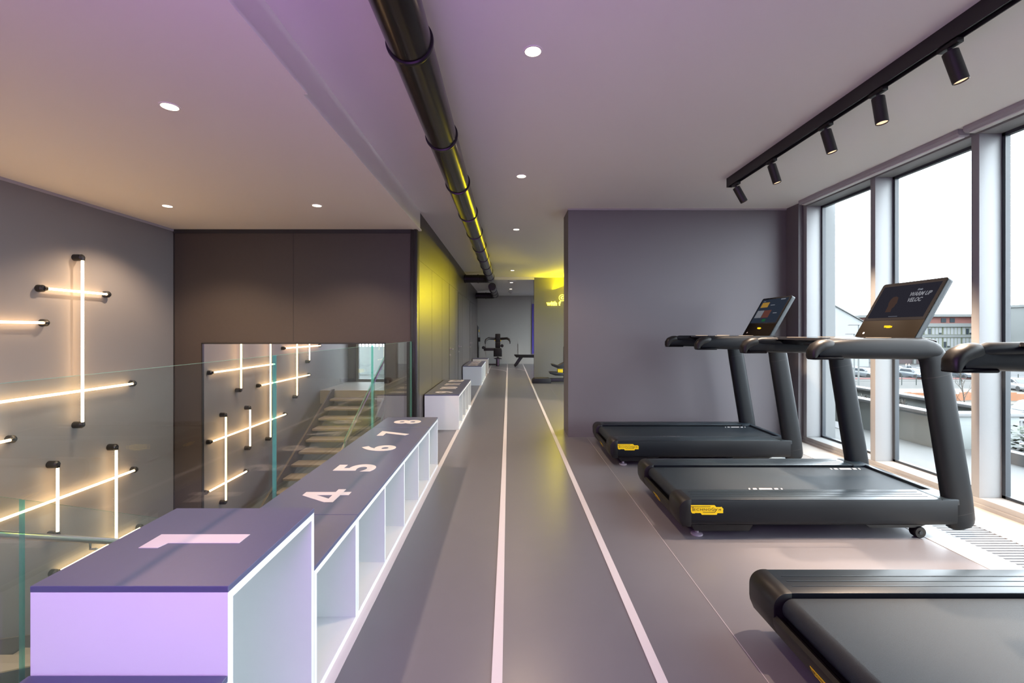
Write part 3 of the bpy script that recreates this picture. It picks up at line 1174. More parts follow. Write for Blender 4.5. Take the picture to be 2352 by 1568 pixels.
b.prism([(0.0, 0.160), (0.0, 0.150), (0.003, 0.130), (0.020, 0.090), (0.080, 0.085), (0.080, 0.110), (0.028, 0.165), (0.012, 0.172)], 'y', -0.29, 0.29)
b.build('rear_bumper', M_TMP, tm)
Mside = Matrix.Translation((0.173, -HW - 0.0002, 0.197)) @ Matrix.Rotation(PI / 2, 4, 'X')
badge(tm, 'side_badge', 0.222, M_YEL, M_BTXT, Mside)
# the rear badge lies on the slanted bumper face
nrm = Vector((-0.040, 0, -0.017)).normalized()
xa = Vector((0, -1, 0))
ya = nrm.cross(xa)
Mrear = Matrix(((xa.x, ya.x, nrm.x, 0.0115 + nrm.x * 0.0006), (xa.y, ya.y, nrm.y, 0.0), (xa.z, ya.z, nrm.z, 0.1100 + nrm.z * 0.0006), (0, 0, 0, 1)))
badge(tm, 'rear_badge', 0.125, M_YEL, M_BTXT, Mrear)
# console tray between the arms
b = MB()
b.prism([(1.13, 1.285), (1.15, 1.302), (1.66, 1.308), (1.74, 1.29), (1.74, 1.235), (1.66, 1.215), (1.20, 1.245)], 'y', -0.40, 0.40, 0.006)
tray = b.build('console_tray', M_SCRG, tm)
for (x, y, z) in ((1.22, -0.25, 1.3035), (1.22, 0.25, 1.3035), (1.47, -0.25, 1.3065), (1.47, 0.25, 1.3065)):
    b = MB()
    b.box(x - 0.05, x + 0.05, y - 0.05, y + 0.05, z - 0.002, z + 0.002, 0.001)
    b.build('button', M_BUT, tray)
# screen
ang = math.atan2(0.245, 0.43)
scr = bpy.data.objects.new('console_screen', None)
scr.location = (1.69, 0, 1.285)
scr.rotation_euler = (0, ang, 0)
scr.parent = tm
COL.objects.link(scr)
SH, SWD = 0.51, 0.272
rr = 0.018
out = arc(SWD - rr, SH - rr, rr, 0, 90, 5) + arc(-SWD + rr, SH - rr, rr, 90, 180, 5) + [(-SWD, 0.0), (SWD, 0.0)]
b = MB()
b.prism(out, 'x', 0.004, 0.044, 0.004)
b.build('screen_housing', M_TMR, scr)
b = MB()
b.prism([(y, z) for y, z in out], 'x', 0.0, 0.004)
b.build('front_panel', M_SCRB, scr)
b = MB()
o2 = arc(SWD - rr - 0.002, SH - rr - 0.002, rr, 0, 90, 5) + arc(-SWD + rr + 0.002, SH - rr - 0.002, rr, 90, 180, 5) + [(-SWD + 0.002, 0.172), (SWD - 0.002, 0.172)]
b.prism(o2, 'x', -0.0012, 0.0)
b.build('screen_glass', M_SCRG, scr)
badge(scr, 'lit_badge', 0.075, M_YELLIT, M_BTXT, Matrix(((0, 0, -1, -0.0006), (-1, 0, 0, 0.0), (0, 1, 0, 0.115), (0, 0, 0, 1))), False)
b = MB()
b.cyl((-0.0012, 0.20, 0.06), (0.0, 0.20, 0.06), 0.009, None, 16)
b.build('sensor_mark', M_MARK, scr)

# copies of the treadmill, then the picture on each screen
SKIP = ()
tm_far = copy_tree(tm)
tm_far.location = (1.015, 5.015, 0)
tag(tm_far, 'farthest black treadmill, standing against the grey wall', 'treadmill', TW)
tm_near = copy_tree(tm)
tm_near.location = (1.10, 1.605, 0)
tag(tm_near, 'nearest black treadmill, cut off at the lower right picture corner', 'treadmill', TW)


def screen_of(t):
    return [c for c in kids(t) if c.name.split('.')[0] == 'console_screen'][0]


# local frame of a screen: x forward (away from the runner), y to the left, z up the panel; the runner reads +(-y)
def scr_m(y, z, d=0.0016):
    return Matrix(((0, 0, -1, -d), (-1, 0, 0, y), (0, 1, 0, z), (0, 0, 0, 1)))


def scr_quad(parent, name, y0, y1, z0, z1, mat):
    b = MB()
    b.box(-0.0016, -0.0012, y0, y1, z0, z1)
    return b.build(name, mat, parent, smooth=0)


E_SCR = emission('screen_dark_blue', (0.021, 0.020, 0.028), 1.0)
E_SCR2 = emission('screen_menu_blue', (0.020, 0.026, 0.040), 1.0)
E_TXT = emission('screen_text', (0.75, 0.76, 0.85), 0.30)
E_DIM = emission('screen_dim_text', (0.30, 0.32, 0.38), 0.6)
E_FACE = emission('screen_portrait', (0.060, 0.036, 0.030), 0.9)
E_ORA = emission('screen_orange_tile', (0.70, 0.40, 0.08), 0.42)
E_GRY = emission('screen_grey_tile', (0.28, 0.29, 0.33), 0.55)
E_RED = emission('screen_red_tile', (0.16, 0.06, 0.05), 0.6)
E_GRN = emission('screen_green_button', (0.02, 0.13, 0.05), 0.6)

s2 = screen_of(tm)
pic = scr_quad(s2, 'display_picture', -0.245, 0.245, 0.195, 0.480, E_SCR)
for (body, cap, y, z, mt) in (('12 min', 0.014, -0.10, 0.430, E_DIM), ('WARM UP', 0.034, -0.120, 0.392, E_TXT), ('VELOC', 0.034, -0.098, 0.343, E_TXT)):
    tb = text_bm(body, cap, 0.0015, 0.0001)
    sh = Matrix.Identity(4)
    sh[0][1] = 0.18
    b = MB()
    b.merge(tb, scr_m(y, z, 0.0018) @ sh @ Matrix.Diagonal((0.80, 1, 1, 1)))
    b.build('screen_writing', mt, s2, smooth=0)
b = MB()
hd = [(0.105, 0.245), (0.055, 0.245), (0.060, 0.275), (0.048, 0.290), (0.046, 0.312), (0.040, 0.322), (0.047, 0.345), (0.055, 0.372), (0.080, 0.384), (0.105, 0.378),
      (0.118, 0.355), (0.118, 0.325), (0.108, 0.300)]
b.prism(hd, 'x', -0.0018, -0.0016)
b.build('screen_portrait', E_FACE, s2, smooth=0)
scr_quad(s2, 'screen_bar', -0.03, 0.05, 0.203, 0.206, E_DIM).location.x = -0.0003
s1 = screen_of(tm_far)
scr_quad(s1, 'display_picture', -0.245, 0.245, 0.185, 0.490, E_SCR2)
for (n, y0, y1, z0, z1, mt) in (('screen_tile', 0.075, 0.215, 0.385, 0.450, E_ORA), ('screen_tile', 0.095, 0.225, 0.250, 0.345, E_GRY),
                                ('screen_tile', -0.045, 0.090, 0.250, 0.345, E_RED), ('screen_button', -0.03, 0.035, 0.200, 0.232, E_GRN),
                                ('screen_bar', -0.05, 0.03, 0.405, 0.412, E_DIM), ('screen_bar', -0.19, -0.11, 0.470, 0.482, E_DIM),
                                ('screen_bar', 0.17, 0.21, 0.462, 0.468, E_DIM), ('screen_bar', -0.17, -0.10, 0.300, 0.308, E_DIM)):
    o = scr_quad(s1, n, y0, y1, z0, z1, mt)
    o.location.x = -0.0004
s3 = screen_of(tm_near)
scr_quad(s3, 'display_picture', -0.245, 0.245, 0.195, 0.480, E_SCR)

# ------------------------------------------------------------------ far gym equipment
t = thing('chest_press', 'black seated chest machine at the far wall seen from the front', 'gym machine', (-0.42, 17.9, 0.0))
b = MB()
b.box(-0.10, 0.10, -0.05, 0.05, 0.92, 1.26, 0.02)
b.box(-0.10, 0.10, -0.06, 0.04, 0.70, 0.93, 0.02)
b.build('backrest', M_PAD, t)
b = MB()
b.prism([(-0.155, 0.70), (0.14, 0.70), (0.165, 0.60), (0.165, 0.37), (-0.165, 0.37), (-0.165, 0.60)], 'y', -0.14, -0.06, 0.02)
b.build('seat', M_PAD, t)
b = MB()
b.prism([(-0.16, 0.31), (-0.05, 0.33), (0.0, 0.39), (0.06, 0.33), (0.16, 0.30), (0.16, 0.275), (-0.10, 0.275)], 'y', -0.22, -0.10, 0.01)
b.build('seat_support', M_GYMF, t)
b = MB()
b.box(-0.07, 0.06, -0.15, 0.0, 0.0, 0.30, 0.01)
b.box(-0.55, -0.07, -0.10, -0.02, 0.03, 0.09, 0.01)
b.build('frame', M_GYMF, t)
b = MB()
b.box(-0.55, -0.12, 0.0, 0.10, 0.59, 0.70, 0.015)
b.build('cross_beam', M_GYMF, t)
b = MB()
b.cyl((-0.03, -0.16, 0.30), (-0.03, -0.16, 0.325), 0.04, None, 16)
b.build('adjuster_ring', M_YEL, t)
b = MB()
b.box(0.005, 0.025, -0.156, -0.15, 0.02, 0.27)
b.build('guide_rod', M_STEEL, t)
for s in (-1, 1):
    b = MB()
    b.tube([(s * 0.06, 0.06, 1.06), (s * 0.24, 0.0, 1.07), (s * 0.36, -0.05, 1.08), (s * 0.45, -0.12, 1.03), (s * 0.485, -0.15, 0.95), (s * 0.485, -0.16, 0.87)],
           [0.05, 0.05, 0.05, 0.045, 0.03, 0.022], 14)
    arm = b.build('press_arm', M_GYMF, t)
    b = MB()
    b.box(s * 0.10, s * 0.125, -0.045, 0.01, 0.97, 1.02, 0.005)
    b.build('marker', M_YEL, arm)
for (x, z) in ((0.165, 0.79), (-0.56, 0.72)):
    b = MB()
    b.cyl((x, -0.16, z), (x, 0.06, z), 0.062, None, 24)
    b.build('roller_pad', M_PAD, t)
t = thing('weight_tower', 'tall dark cable weight tower half hidden by the dark wall corner', 'gym machine', (-1.20, 17.95, 0.0))
b = MB()
b.tube([(0.0, 0, 0.0), (0.0, 0, 1.35), (-0.02, 0, 1.50), (-0.06, 0, 1.58), (-0.12, 0, 1.60), (-0.4, 0, 1.60)], 0.05, 16)
b.build('column', M_GYMF, t)
b = MB()
b.box(-0.08, 0.09, -0.11, -0.03, 0.95, 1.12, 0.01)
b.build('pulley_box', M_PAD, t)
b = MB()
b.box(0.03, 0.055, -0.06, -0.05, 1.33, 1.42)
b.build('logo_plate', M_YEL, t)
b = MB()
b.box(-0.5, 0.12, -0.25, 0.25, 0.0, 0.09, 0.02)
b.build('base', M_GYMF, t)

t = thing('flat_bench', 'black flat weight bench with slanted leg at the far wall', 'weight bench', (1.0, 17.6, 0.0))
b = MB()
b.prism([(-0.78, 0.46), (0.4, 0.44), (0.4, 0.34), (-0.70, 0.35), (-0.78, 0.43)], 'y', -0.14, 0.14, 0.012)
b.build('pad', M_PAD, t)
b = MB()
b.prism([(-0.60, 0.35), (-0.44, 0.35), (-0.66, 0.045), (-0.80, 0.045)], 'y', -0.06, 0.06, 0.006)
b.build('leg', M_GYMF, t)
b = MB()
b.cyl((-0.74, -0.11, 0.035), (-0.74, 0.11, 0.035), 0.035, None, 18)
b.box(-0.76, -0.68, -0.2, 0.2, 0.03, 0.06)
b.build('wheel_foot', M_PAD, t)
b = MB()
b.box(0.25, 0.35, -0.06, 0.06, 0.0, 0.36)
b.build('rear_leg', M_GYMF, t)

t = thing('leg_machine', 'low black leg machine partly hidden behind the grey wall edge', 'gym machine', (1.0, 12.0, 0.0))
b = MB()
b.prism([(-0.38, 0.0), (0.10, 0.0), (0.10, 0.10), (0.07, 0.13), (-0.32, 0.13), (-0.38, 0.08)], 'y', -0.18, 0.18, 0.01)
b.build('base', M_PAD, t)
b = MB()
b.box(0.10, 0.9, -0.10, 0.10, 0.03, 0.12, 0.01)
b.build('base_beam', M_GYMF, t)
b = MB()
b.prism([(0.12, 0.50), (0.16, 0.50), (0.30, 0.46), (0.45, 0.54), (0.45, 0.40), (0.28, 0.39), (0.14, 0.45)], 'y', -0.13, 0.13, 0.012)
b.build('upper_pad', M_PAD, t)
b = MB()
b.prism([(0.06, 0.29), (0.10, 0.30), (0.45, 0.27), (0.45, 0.19), (0.22, 0.20), (0.08, 0.25)], 'y', -0.13, 0.13, 0.012)
b.build('lower_pad', M_PAD, t)
b = MB()
b.box(0.29, 0.42, -0.10, 0.10, 0.265, 0.365)
b.build('yellow_linkage', M_YEL, t)
b = MB()
b.box(0.45, 0.55, -0.08, 0.08, 0.10, 0.95, 0.01)
b.build('post', M_GYMF, t)

b = MB()
b.box(0.98, 1.55, 18.965, 19.0, 0.42, 2.50)
tag(b.build('violet_wall_panel', M_VIOLET), 'tall narrow violet panel on the far wall', 'wall panel')

# ------------------------------------------------------------------ outside the windows
M_TERR = principled('terrace_paving', (0.0906, 0.0926, 0.0906), 0.8, noise=0.08, nscale=60)
M_EXTW = principled('white_exterior_render', (0.1607, 0.1668, 0.1668), 0.85, noise=0.04, nscale=30)
M_PLANT = principled('planter_wall', (0.2391, 0.257, 0.2511), 0.8, noise=0.03, nscale=10)
M_COPE = principled('planter_coping', (0.1483, 0.1507, 0.1507), 0.7)
M_SOIL = principled('planter_soil', (0.0142, 0.013, 0.0118), 0.9, noise=0.3, nscale=30)
M_LEAF = principled('green_leaves', (0.0118, 0.0283, 0.0084), 0.6, noise=0.4, nscale=20)
M_TWIG = principled('dry_twigs', (0.0283, 0.0212, 0.0142), 0.8)
M_ROAD = principled('asphalt', (0.0218, 0.0218, 0.0228), 0.9, noise=0.08, nscale=2)
M_DIRT = principled('grey_brown_dirt', (0.0148, 0.0133, 0.0101), 0.9, noise=0.5, nscale=0.9)
M_SAND = principled('pale_sand', (0.05, 0.0441, 0.0345), 0.9, noise=0.12, nscale=0.5)
M_NET = principled('orange_netting', (0.161, 0.065, 0.026), 0.7, noise=0.25, nscale=2.5)
M_REDL = principled('red_kerb', (0.0992, 0.0377, 0.0331), 0.8)
M_CONC = principled('pale_concrete', (0.0779, 0.0827, 0.0803), 0.85, noise=0.1, nscale=0.6)
M_REDB = principled('red_attic_panel', (0.0992, 0.0354, 0.0283), 0.8, noise=0.06, nscale=1)
M_GRNF = principled('green_window_frame', (0.0709, 0.0779, 0.0472), 0.6)
M_BLIND = principled('white_shutter', (0.1228, 0.1276, 0.1299), 0.6)
M_DGL = principled('dark_window', (0.0142, 0.0189, 0.0236), 0.3)
M_BRICK = principled('brown_brick', (0.0331, 0.0212, 0.0212), 0.85, noise=0.15, nscale=3)
M_CARS = [principled('silver_car_paint', (0.072, 0.078, 0.084), 0.3, coat=0.4), principled('grey_car_paint', (0.0457, 0.0542, 0.0628), 0.3, coat=0.4),
          principled('white_car_paint', (0.1142, 0.1166, 0.1188), 0.3, coat=0.4), principled('dark_car_paint', (0.0143, 0.0215, 0.0272), 0.3, coat=0.4)]
M_TYRE = principled('tyre_rubber', (0.0047, 0.0047, 0.0047), 0.8)
M_FENCEW = principled('white_fence_paint', (0.1299, 0.1322, 0.1347), 0.6)
M_FENCEG = principled('dark_green_post', (0.0071, 0.0118, 0.0095), 0.7)

GZ = -6.0
b = MB()
b.box(XO + 0.06, 6.3, -6, 6.4, -0.35, -0.02)
struct(b.build('ground_terrace', M_TERR))
b = MB()
b.box(XO + 0.07, 4.035, 5.62, 6.0, -0.3, 4.2)
struct(b.build('wall_outside', M_EXTW))
b = MB()
b.box(-200, 400, -60, 300, GZ - 0.3, GZ - 0.02)
grd = struct(b.build('ground_outside', M_DIRT))
b = MB()
b.box(10, 300, 71.2, 100, GZ - 0.02, GZ + 0.02)
b.build('road', M_ROAD, grd, smooth=0)
b = MB()
b.box(10, 300, 70.4, 71.2, GZ - 0.02, GZ + 0.12)
b.build('red_kerb', M_REDL, grd, smooth=0)
b = MB()
b.box(10, 300, 46, 58.5, GZ - 0.02, GZ + 0.02)
b.build('sand_path', M_SAND, grd, smooth=0)
b = MB()
b.box(25, 300, 20, 40.5, GZ - 0.02, GZ + 0.02)
b.build('parking_area', M_ROAD, grd, smooth=0)

# planter along the terrace
t = thing('planter_wall', 'long pale planter wall with white coping at the terrace edge', 'planter', (5.0, 5.3, -0.02))
b = MB()
b.box(0.0, 0.10, 0.10, 9.0, 0, 0.38)
b.box(0.0, 0.95, 0.0, 0.10, 0, 0.38)
b.box(0.85, 0.95, 0.10, 9.0, 0, 0.40)
b.build('wall', M_PLANT, t)
b = MB()
b.box(-0.03, 0.14, 0.14, 9.0, 0.38, 0.42, 0.004)
b.box(0.82, 1.0, 0.14, 9.0, 0.40, 0.44, 0.004)
b.box(-0.03, 1.0, -0.03, 0.14, 0.38, 0.42, 0.004)
b.build('coping', M_COPE, t)
b = MB()
b.box(0.10, 0.85, 0.10, 9.0, 0.0, 0.27)
b.build('soil', M_SOIL, t)


def tuft(name, label, x, y, z, h, n, mat, group, spread=0.12):
    b = MB()
    for k in range(n):
        a = random.uniform(0, 2 * PI)
        r = random.uniform(0.2, 1.0) * spread
        hh = h * random.uniform(0.5, 1.0)
        p0 = Vector((random.uniform(-0.03, 0.03), random.uniform(-0.03, 0.03), 0))
        p2 = Vector((math.cos(a) * r, math.sin(a) * r, hh))
        p1 = (p0 + p2) / 2 + Vector((0, 0, hh * 0.15))
        w = Vector((-math.sin(a), math.cos(a), 0)) * 0.007
        b.quad(p0 - w, p0 + w, p1 + w, p1 - w)
        b.quad(p1 - w, p1 + w, p2 + w * 0.2, p2 - w * 0.2)
    o = b.build(name, mat, None, (x, y, z), smooth=0)
    return tag(o, label, 'plant', group)


for k, (x, y, h, mt) in enumerate(((5.5, 5.75, 0.20, M_LEAF), (5.45, 6.3, 0.16, M_TWIG), (5.4, 6.9, 0.15, M_TWIG), (5.5, 7.4, 0.17, M_TWIG),
                                   (5.45, 8.6, 0.15, M_LEAF), (5.5, 9.3, 0.14, M_LEAF))):
    tuft('planter_tuft', ['green tuft at the near end of the terrace planter', 'dry tuft next to the green one in the planter',
                          'second dry tuft along the planter soil', 'third dry tuft along the planter soil',
                          'green tuft seen under the far treadmill arm', 'small green tuft farthest along the planter'][k],
         x, y, 0.25, h, 40, mt, 'tufts in the terrace planter')
b = MB()
b.box(5.2, 5.32, -3, 5.1, -0.02, 0.10)
struct(b.build('trim_9', M_COPE))
b = MB()
b.box(5.32, 6.3, -3, 5.1, -0.05, 0.05)
struct(b.build('ground_bed', M_SOIL))
b = MB()
for k in range(2600):
    p = Vector((random.uniform(5.4, 6.1), random.uniform(3.4, 5.0), random.uniform(0.06, 0.32)))
    a = random.uniform(0, 2 * PI)
    d = Vector((math.cos(a), math.sin(a), random.uniform(-0.3, 0.6))) * 0.055
    w = Vector((-math.sin(a), math.cos(a), 0.2)) * 0.022
    b.quad(p - d * 0.2, p + w + d * 0.4, p + d, p - w + d * 0.4)
for k in range(14):
    y = 3.45 + k * 0.115
    b.cyl((5.75, y, 0.04), (5.75 + random.uniform(-.1, .1), y, 0.28), 0.006, None, 5)
tag(b.build('low_hedge', M_LEAF, None, None, 0), 'low leafy hedge outside the nearest window, below the white fence', 'hedge', None, 'stuff')

t = thing('bar_fence', 'white bar fence below the parked dark car outside the near window', 'fence', (20.6, 17.8, GZ))
b = MB()
b.box(-0.8, 4.0, -0.06, 0.06, 0, 2.95)
b.build('retaining_wall', M_CONC, t)
b = MB()
b.box(-0.8, 4.0, -0.03, 0.03, 3.85, 3.93)
b.box(-0.8, 4.0, -0.03, 0.03, 3.05, 3.11)
b.build('rail', M_FENCEW, t)
for k in range(26):
    b = MB()
    x = -0.75 + k * 0.18
    b.box(x, x + 0.05, -0.02, 0.02, 2.95, 3.88)
    b.build('fence_bar', M_FENCEW, t)


def car(label, x, y, rz, mat, suv=False, group='parked cars across the road'):
    t = thing('car', label, 'car', (x, y, GZ + 0.02), rz, group)
    H = 1.68 if suv else 1.48
    L, W = 2.15, 0.88
    body = [(-L, 0.35), (-L, 0.78), (-L + 0.15, 0.92), (-1.25, 0.98), (1.05, 0.95), (1.95, 0.80), (L, 0.62), (L, 0.32), (1.7, 0.22), (-1.8, 0.22)]
    b = MB()
    b.prism(body, 'y', -W, W, 0.07)
    b.build('body', mat, t)
    b = MB()
    g = [(-1.75, 0.93), (-1.35, H - 0.06), (-0.9, H), (0.25, H), (0.55, H - 0.07), (1.15, 0.93)]
    b.prism(g, 'y', -W + 0.13, W - 0.13, 0.06)
    cab = b.build('cabin', mat, t)
    b = MB()
    g2 = [(-1.52, 0.98), (-1.28, H - 0.12), (0.35, H - 0.12), (0.95, 0.98)]
    b.prism(g2, 'y', -W + 0.12, W - 0.12)
    b.prism([(1.16, 0.95), (0.60, H - 0.10), (0.62, H - 0.08), (1.19, 0.95)], 'y', -W + 0.2, W - 0.2)
    b.prism([(-1.78, 0.96), (-1.40, H - 0.10), (-1.42, H - 0.08), (-1.81, 0.96)], 'y', -W + 0.2, W - 0.2)
    b.build('windows', M_DGL, cab)
    for xx in (-1.35, 1.35):
        for s in (-1, 1):
            b = MB()
            b.lathe([(0.18, -0.11), (0.32, -0.11), (0.34, -0.08), (0.34, 0.08), (0.32, 0.11), (0.18, 0.11)], (xx, s * (W - 0.10), 0.32), 'y', 20)
            b.build('wheel', M_TYRE, t)
    for s in (-1, 1):
        b = MB()
        b.box(0.85, 1.0, s * (W - 0.02), s * (W + 0.16), 0.95, 1.08, 0.03)
        b.build('wing_mirror', mat, t)
        b = MB()
        b.box(L - 0.12, L + 0.005, s * 0.50, s * 0.80, 0.62, 0.74, 0.02)
        b.build('headlight', M_BLIND, t)
    b = MB()
    b.box(L - 0.02, L + 0.015, -0.26, 0.26, 0.42, 0.53)
    b.build('number_plate', M_BLIND, t)
    return t


def atpx(px, d):
    return (px - 1168) / 1045.3 * d


for (px, d, rz, mi, lab) in ((1912, 74, -1.3, 0, 'silver parked car farthest left beyond the street posts'),
                             (1957, 77.5, -1.4, 2, 'white parked car left of the grey street pole'),
                             (1984, 73.5, -1.3, 0, 'silver parked car right of the grey street pole'),
                             (2055, 77.5, -1.57, 0, 'silver parked car at the left edge of the middle window'),
                             (2097, 72.0, -1.57, 1, 'grey parked car facing the gym in the middle window'),
                             (2126, 72.8, -1.75, 0, 'silver parked car half behind the treadmill upright'),
                             (2212, 71.8, -1.75, 1, 'grey parked car right of the treadmill upright'),
                             (2238, 72.4, -1.7, 2, 'white parked car by the window mullion'),
                             (2336, 57, -1.8, 2, 'white parked car seen through the nearest window')):
    car(lab, atpx(px, d), d, rz, M_CARS[mi])
car('dark grey car closest to the building outside the nearest window', atpx(2376, 37), 37, 2.9, M_CARS[3], True)

# long office block across the road
t = thing('office_building', 'long office block with red attic and green framed window bands', 'building', (0, 104, GZ))
b = MB()
b.box(86, 150, 0, 14, 0, 8.4)
b.box(85.2, 150, -0.6, 14, 8.4, 9.2)
b.box(86, 150, -0.35, 0, 6.0, 6.6)
b.box(86, 150, -0.35, 0, 2.9, 3.6)
b.build('facade', M_CONC, t)
b = MB()
b.box(86.4, 150, 0.2, 13, 9.2, 10.7)
b.build('attic', M_REDB, t)
b = MB()
b.box(85.2, 150, -0.7, 14, 10.7, 11.3)
b.build('roof_edge', M_CONC, t)
b = MB()
b.box(86.0, 150, -0.08, 0, 0, 2.2)
b.build('brick_base', M_BRICK, t)
for k in range(8):
    b = MB()
    b.box(88 + k * 4.2, 88.5 + k * 4.2, -0.5, 0, 0, 2.9)
    b.build('column', M_CONC, t)
for x in (91.6, 93.4, 99.0, 101, 106, 108, 113, 115):
    b = MB()
    b.box(x, x + 1.1, 0.1, 0.2, 9.4, 10.4)
    b.build('attic_window', M_DGL, t)
for z0, z1 in ((6.6, 8.4), (3.6, 6.0)):
    for k in range(10):
        x0 = 86.2 + k * 4.3
        b = MB()
        b.box(x0, x0 + 4.2, -0.15, 0, z0, z1)
        fr = b.build('window_bay', M_GRNF, t, smooth=0)
        b = MB()
        b2 = MB()
        for j in range(5):
            xa0 = x0 + 0.18 + j * 0.80
            drop = random.choice((0.1, 0.1, 0.1, 0.45, 0.45, 1.4))
            b.box(xa0, xa0 + 0.62, -0.2, -0.15, z0 + drop, z1 - 0.15)
            b2.box(xa0, xa0 + 0.62, -0.18, -0.15, z0 + 0.08, z0 + drop)
        b.build('shutters', M_BLIND, fr, smooth=0)
        b2.build('panes', M_DGL, fr, smooth=0)
t = thing('side_building', 'concrete building seen through the nearest window', 'building', (112.0, 92, GZ))
b = MB()
b.box(-5.5, 30, 0, 8, 0, 12.4)
b.box(-5.8, 30, -0.3, 8, 12.4, 12.9)
b.box(-5.5, 30, -0.3, 0, 8.8, 9.4)
b.build('facade', M_CONC, t)
for z0 in (6.4, 3.2):
    for k in range(6):
        b = MB()
        b.box(-5.2 + k * 2.0, -3.5 + k * 2.0, -0.1, 0, z0, z0 + 2.2)
        fr = b.build('window_bay', M_GRNF, t, smooth=0)
        b = MB()
        b.box(-5.0 + k * 2.0, -3.7 + k * 2.0, -0.14, -0.1, z0 + 0.7, z0 + 2.05)
        b.build('shutters', M_BLIND, fr, smooth=0)
t = thing('gable_building', 'pale windowless building with sloping roof line at the left', 'building', (66, 95, GZ))
b = MB()
b.prism([(-16, 0), (9.2, 0), (9.2, 8.6), (2.3, 12.5), (-7, 17), (-16, 12)], 'y', 0, 9)
b.build('wall', M_EXTW, t)
b = MB()
b.prism([(9.4, 8.6), (9.4, 8.75), (2.3, 12.75), (-7, 17.25), (-7, 17.0), (2.3, 12.5)], 'y', -0.3, 9)
b.build('roof_edge', M_CONC, t)

# street poles, netting, posts, people
for (px, d, top, lab) in ((1972, 58, 8.2, 'grey street lamp pole seen between the first treadmill uprights'),
                          (1962, 66, 7.0, 'thin street lamp pole left of the grey one')):
    t = thing('street_lamp', lab, 'street lamp', (atpx(px, d), d, GZ), 0, 'street lamps outside')
    b = MB()
    b.cyl((0, 0, 0), (0, 0, top), 0.11, 0.07, 12)
    b.build('pole', M_CONC, t)
    b = MB()
    b.box(-1.3, 0.1, -0.12, 0.12, top - 0.06, top + 0.04, 0.03)
    b.build('lamp_head', M_GYMF, t)
b = MB()
n = 60
for k in range(n):
    x0, x1 = 32 + k * 0.75, 32 + (k + 1) * 0.75
    f = lambda x: 0.9 + 0.12 * math.sin(x * 1.7) + 0.06 * math.sin(x * 4.1)
    g = lambda x: 48.5 + 0.4 * math.sin(x * 0.9)
    b.prism([(x0, g(x0)), (x1, g(x1)), (x1, g(x1) + 0.03), (x0, g(x0) + 0.03)], 'z', 0.0, min(f(x0), f(x1)))
tag(b.build('site_netting', M_NET, None, (0, 0, GZ), 0), 'strip of orange site netting along the sandy ground outside', 'netting')
t = thing('post_fence', 'thin dark post fence between dirt and street', 'fence', (0, 62.5, GZ))
for k in range(22):
    b = MB()
    b.cyl((40 + k * 2.0, 0, 0), (40 + k * 2.0, 0, 1.5), 0.05, None, 8)
    b.build('fence_post', M_FENCEG, t)
b = MB()
for z in (0.5, 1.35):
    b.cyl((40, 0, z), (82, 0, z), 0.012, None, 6)
b.build('wire', M_FENCEG, t)


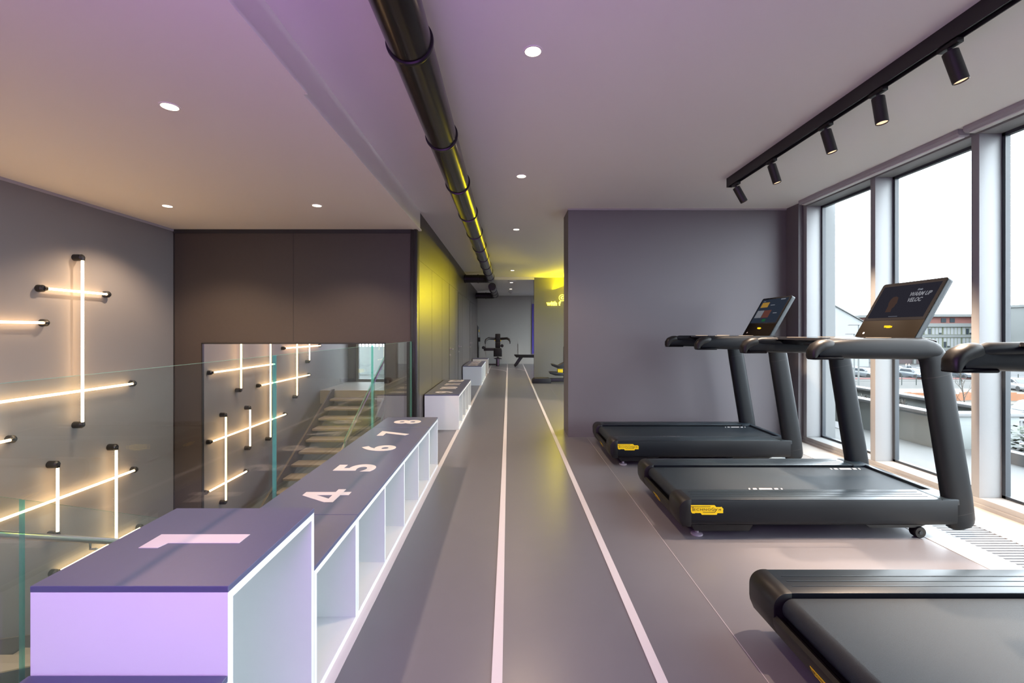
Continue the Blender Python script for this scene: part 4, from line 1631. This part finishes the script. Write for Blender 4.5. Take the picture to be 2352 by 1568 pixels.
def person(label, x, y, mtop, mleg):
    t = thing('person', label, 'person', (x, y, GZ + 0.02), random.uniform(0, 6), 'people standing across the road')
    skin = principled('skin', (0.42, 0.27, 0.20), 0.6)
    b = MB()
    b.sweep([(0, 0, 0.80), (0, 0, 0.86), (0, 0, 1.00), (0, 0, 1.20), (0, 0, 1.38), (0, 0, 1.45), (0, 0, 1.50), (0, 0, 1.55), (0, 0.01, 1.62), (0, 0.01, 1.69), (0, 0.01, 1.73)],
            [(0.13, 0.08), (0.17, 0.11), (0.15, 0.10), (0.18, 0.12), (0.20, 0.11), (0.12, 0.08), (0.055, 0.055), (0.07, 0.08), (0.08, 0.10), (0.07, 0.09), (0.03, 0.04)],
            (0, 1, 0), 16)
    for s in (-1, 1):
        b.tube([(s * 0.17, 0, 1.38), (s * 0.25, 0, 1.12), (s * 0.26, 0.06, 0.86), (s * 0.25, 0.08, 0.76)], [0.055, 0.045, 0.036, 0.03], 10)
        b.tube([(s * 0.085, 0, 0.88), (s * 0.095, 0.02, 0.48), (s * 0.10, 0, 0.08), (s * 0.10, 0.02, 0.0)], [0.085, 0.06, 0.045, 0.05], 10)
    b.build('body', skin, t)
    b = MB()
    b.sweep([(0, 0, 0.84), (0, 0, 1.00), (0, 0, 1.22), (0, 0, 1.38), (0, 0, 1.46)], [(0.20, 0.14), (0.18, 0.13), (0.20, 0.14), (0.225, 0.13), (0.12, 0.09)], (0, 1, 0), 16)
    for s in (-1, 1):
        b.tube([(s * 0.17, 0, 1.39), (s * 0.25, 0, 1.12), (s * 0.26, 0.06, 0.87)], [0.068, 0.056, 0.048], 10)
    b.build('jacket', mtop, t)
    b = MB()
    for s in (-1, 1):
        b.tube([(s * 0.085, 0, 0.90), (s * 0.095, 0.02, 0.48), (s * 0.10, 0, 0.10)], [0.10, 0.075, 0.062], 10)
    b.build('trousers', mleg, t)
    b = MB()
    b.sweep([(0, 0.02, 1.63), (0, 0.03, 1.70), (0, 0.02, 1.755)], [(0.086, 0.09), (0.082, 0.085), (0.03, 0.04)], (0, 1, 0), 14)
    b.build('hair', M_TWIG, t)


person('person in a dark coat standing behind the grey parked car', atpx(2088, 79), 79, M_CARS[3], M_CARS[3])
person('person in a light top standing left of the dark coated person', atpx(2081, 79.5), 79.5, M_BLIND, M_CARS[1])
person('person in a white top and red trousers standing farther right', atpx(2119, 79), 79, M_BLIND, M_REDL)

# bare sapling beyond the terrace
t = thing('bare_sapling', 'bare thin sapling beyond the terrace right of the treadmill upright', 'sapling', (atpx(2226, 14), 14, GZ))
b = MB()
b.tube([(0, 0, 0), (0.05, 0, 3.0), (-0.15, 0, 5.2), (-0.35, 0, 6.6)], [0.03, 0.022, 0.014, 0.005], 6)
for k in range(26):
    z = 4.2 + k * 0.09
    s = random.choice((-1, 1))
    x = -0.15 * (z - 3) / 2
    b.tube([(x, 0, z), (x + s * 0.15, random.uniform(-.1, .1), z + 0.22), (x + s * random.uniform(0.2, 0.4), random.uniform(-.2, .2), z + 0.5)], [0.007, 0.005, 0.002], 5)
b.build('branches', M_TWIG, t)

# what the landing window looks out on
t = thing('bar_fence', 'white bar fence seen in the mirror through the landing window', 'fence', (-4.4, -3.2, -0.3))
b = MB()
b.box(-1.5, 2.6, -0.1, 0.1, 0, 1.15)
b.build('retaining_wall', M_PLANT, t)
b = MB()
b.box(-1.5, 2.6, -0.03, 0.03, 2.05, 2.10)
b.box(-1.5, 2.6, -0.03, 0.03, 1.25, 1.29)
b.build('rail', M_FENCEW, t)
for k in range(36):
    b = MB()
    x = -1.48 + k * 0.115
    b.box(x, x + 0.03, -0.015, 0.015, 1.15, 2.07)
    b.build('fence_bar', M_FENCEW, t)
b = MB()
b.box(-6.5, -1.0, -4.5, -0.63, -0.35, -0.05)
struct(b.build('ground_side', M_TERR))
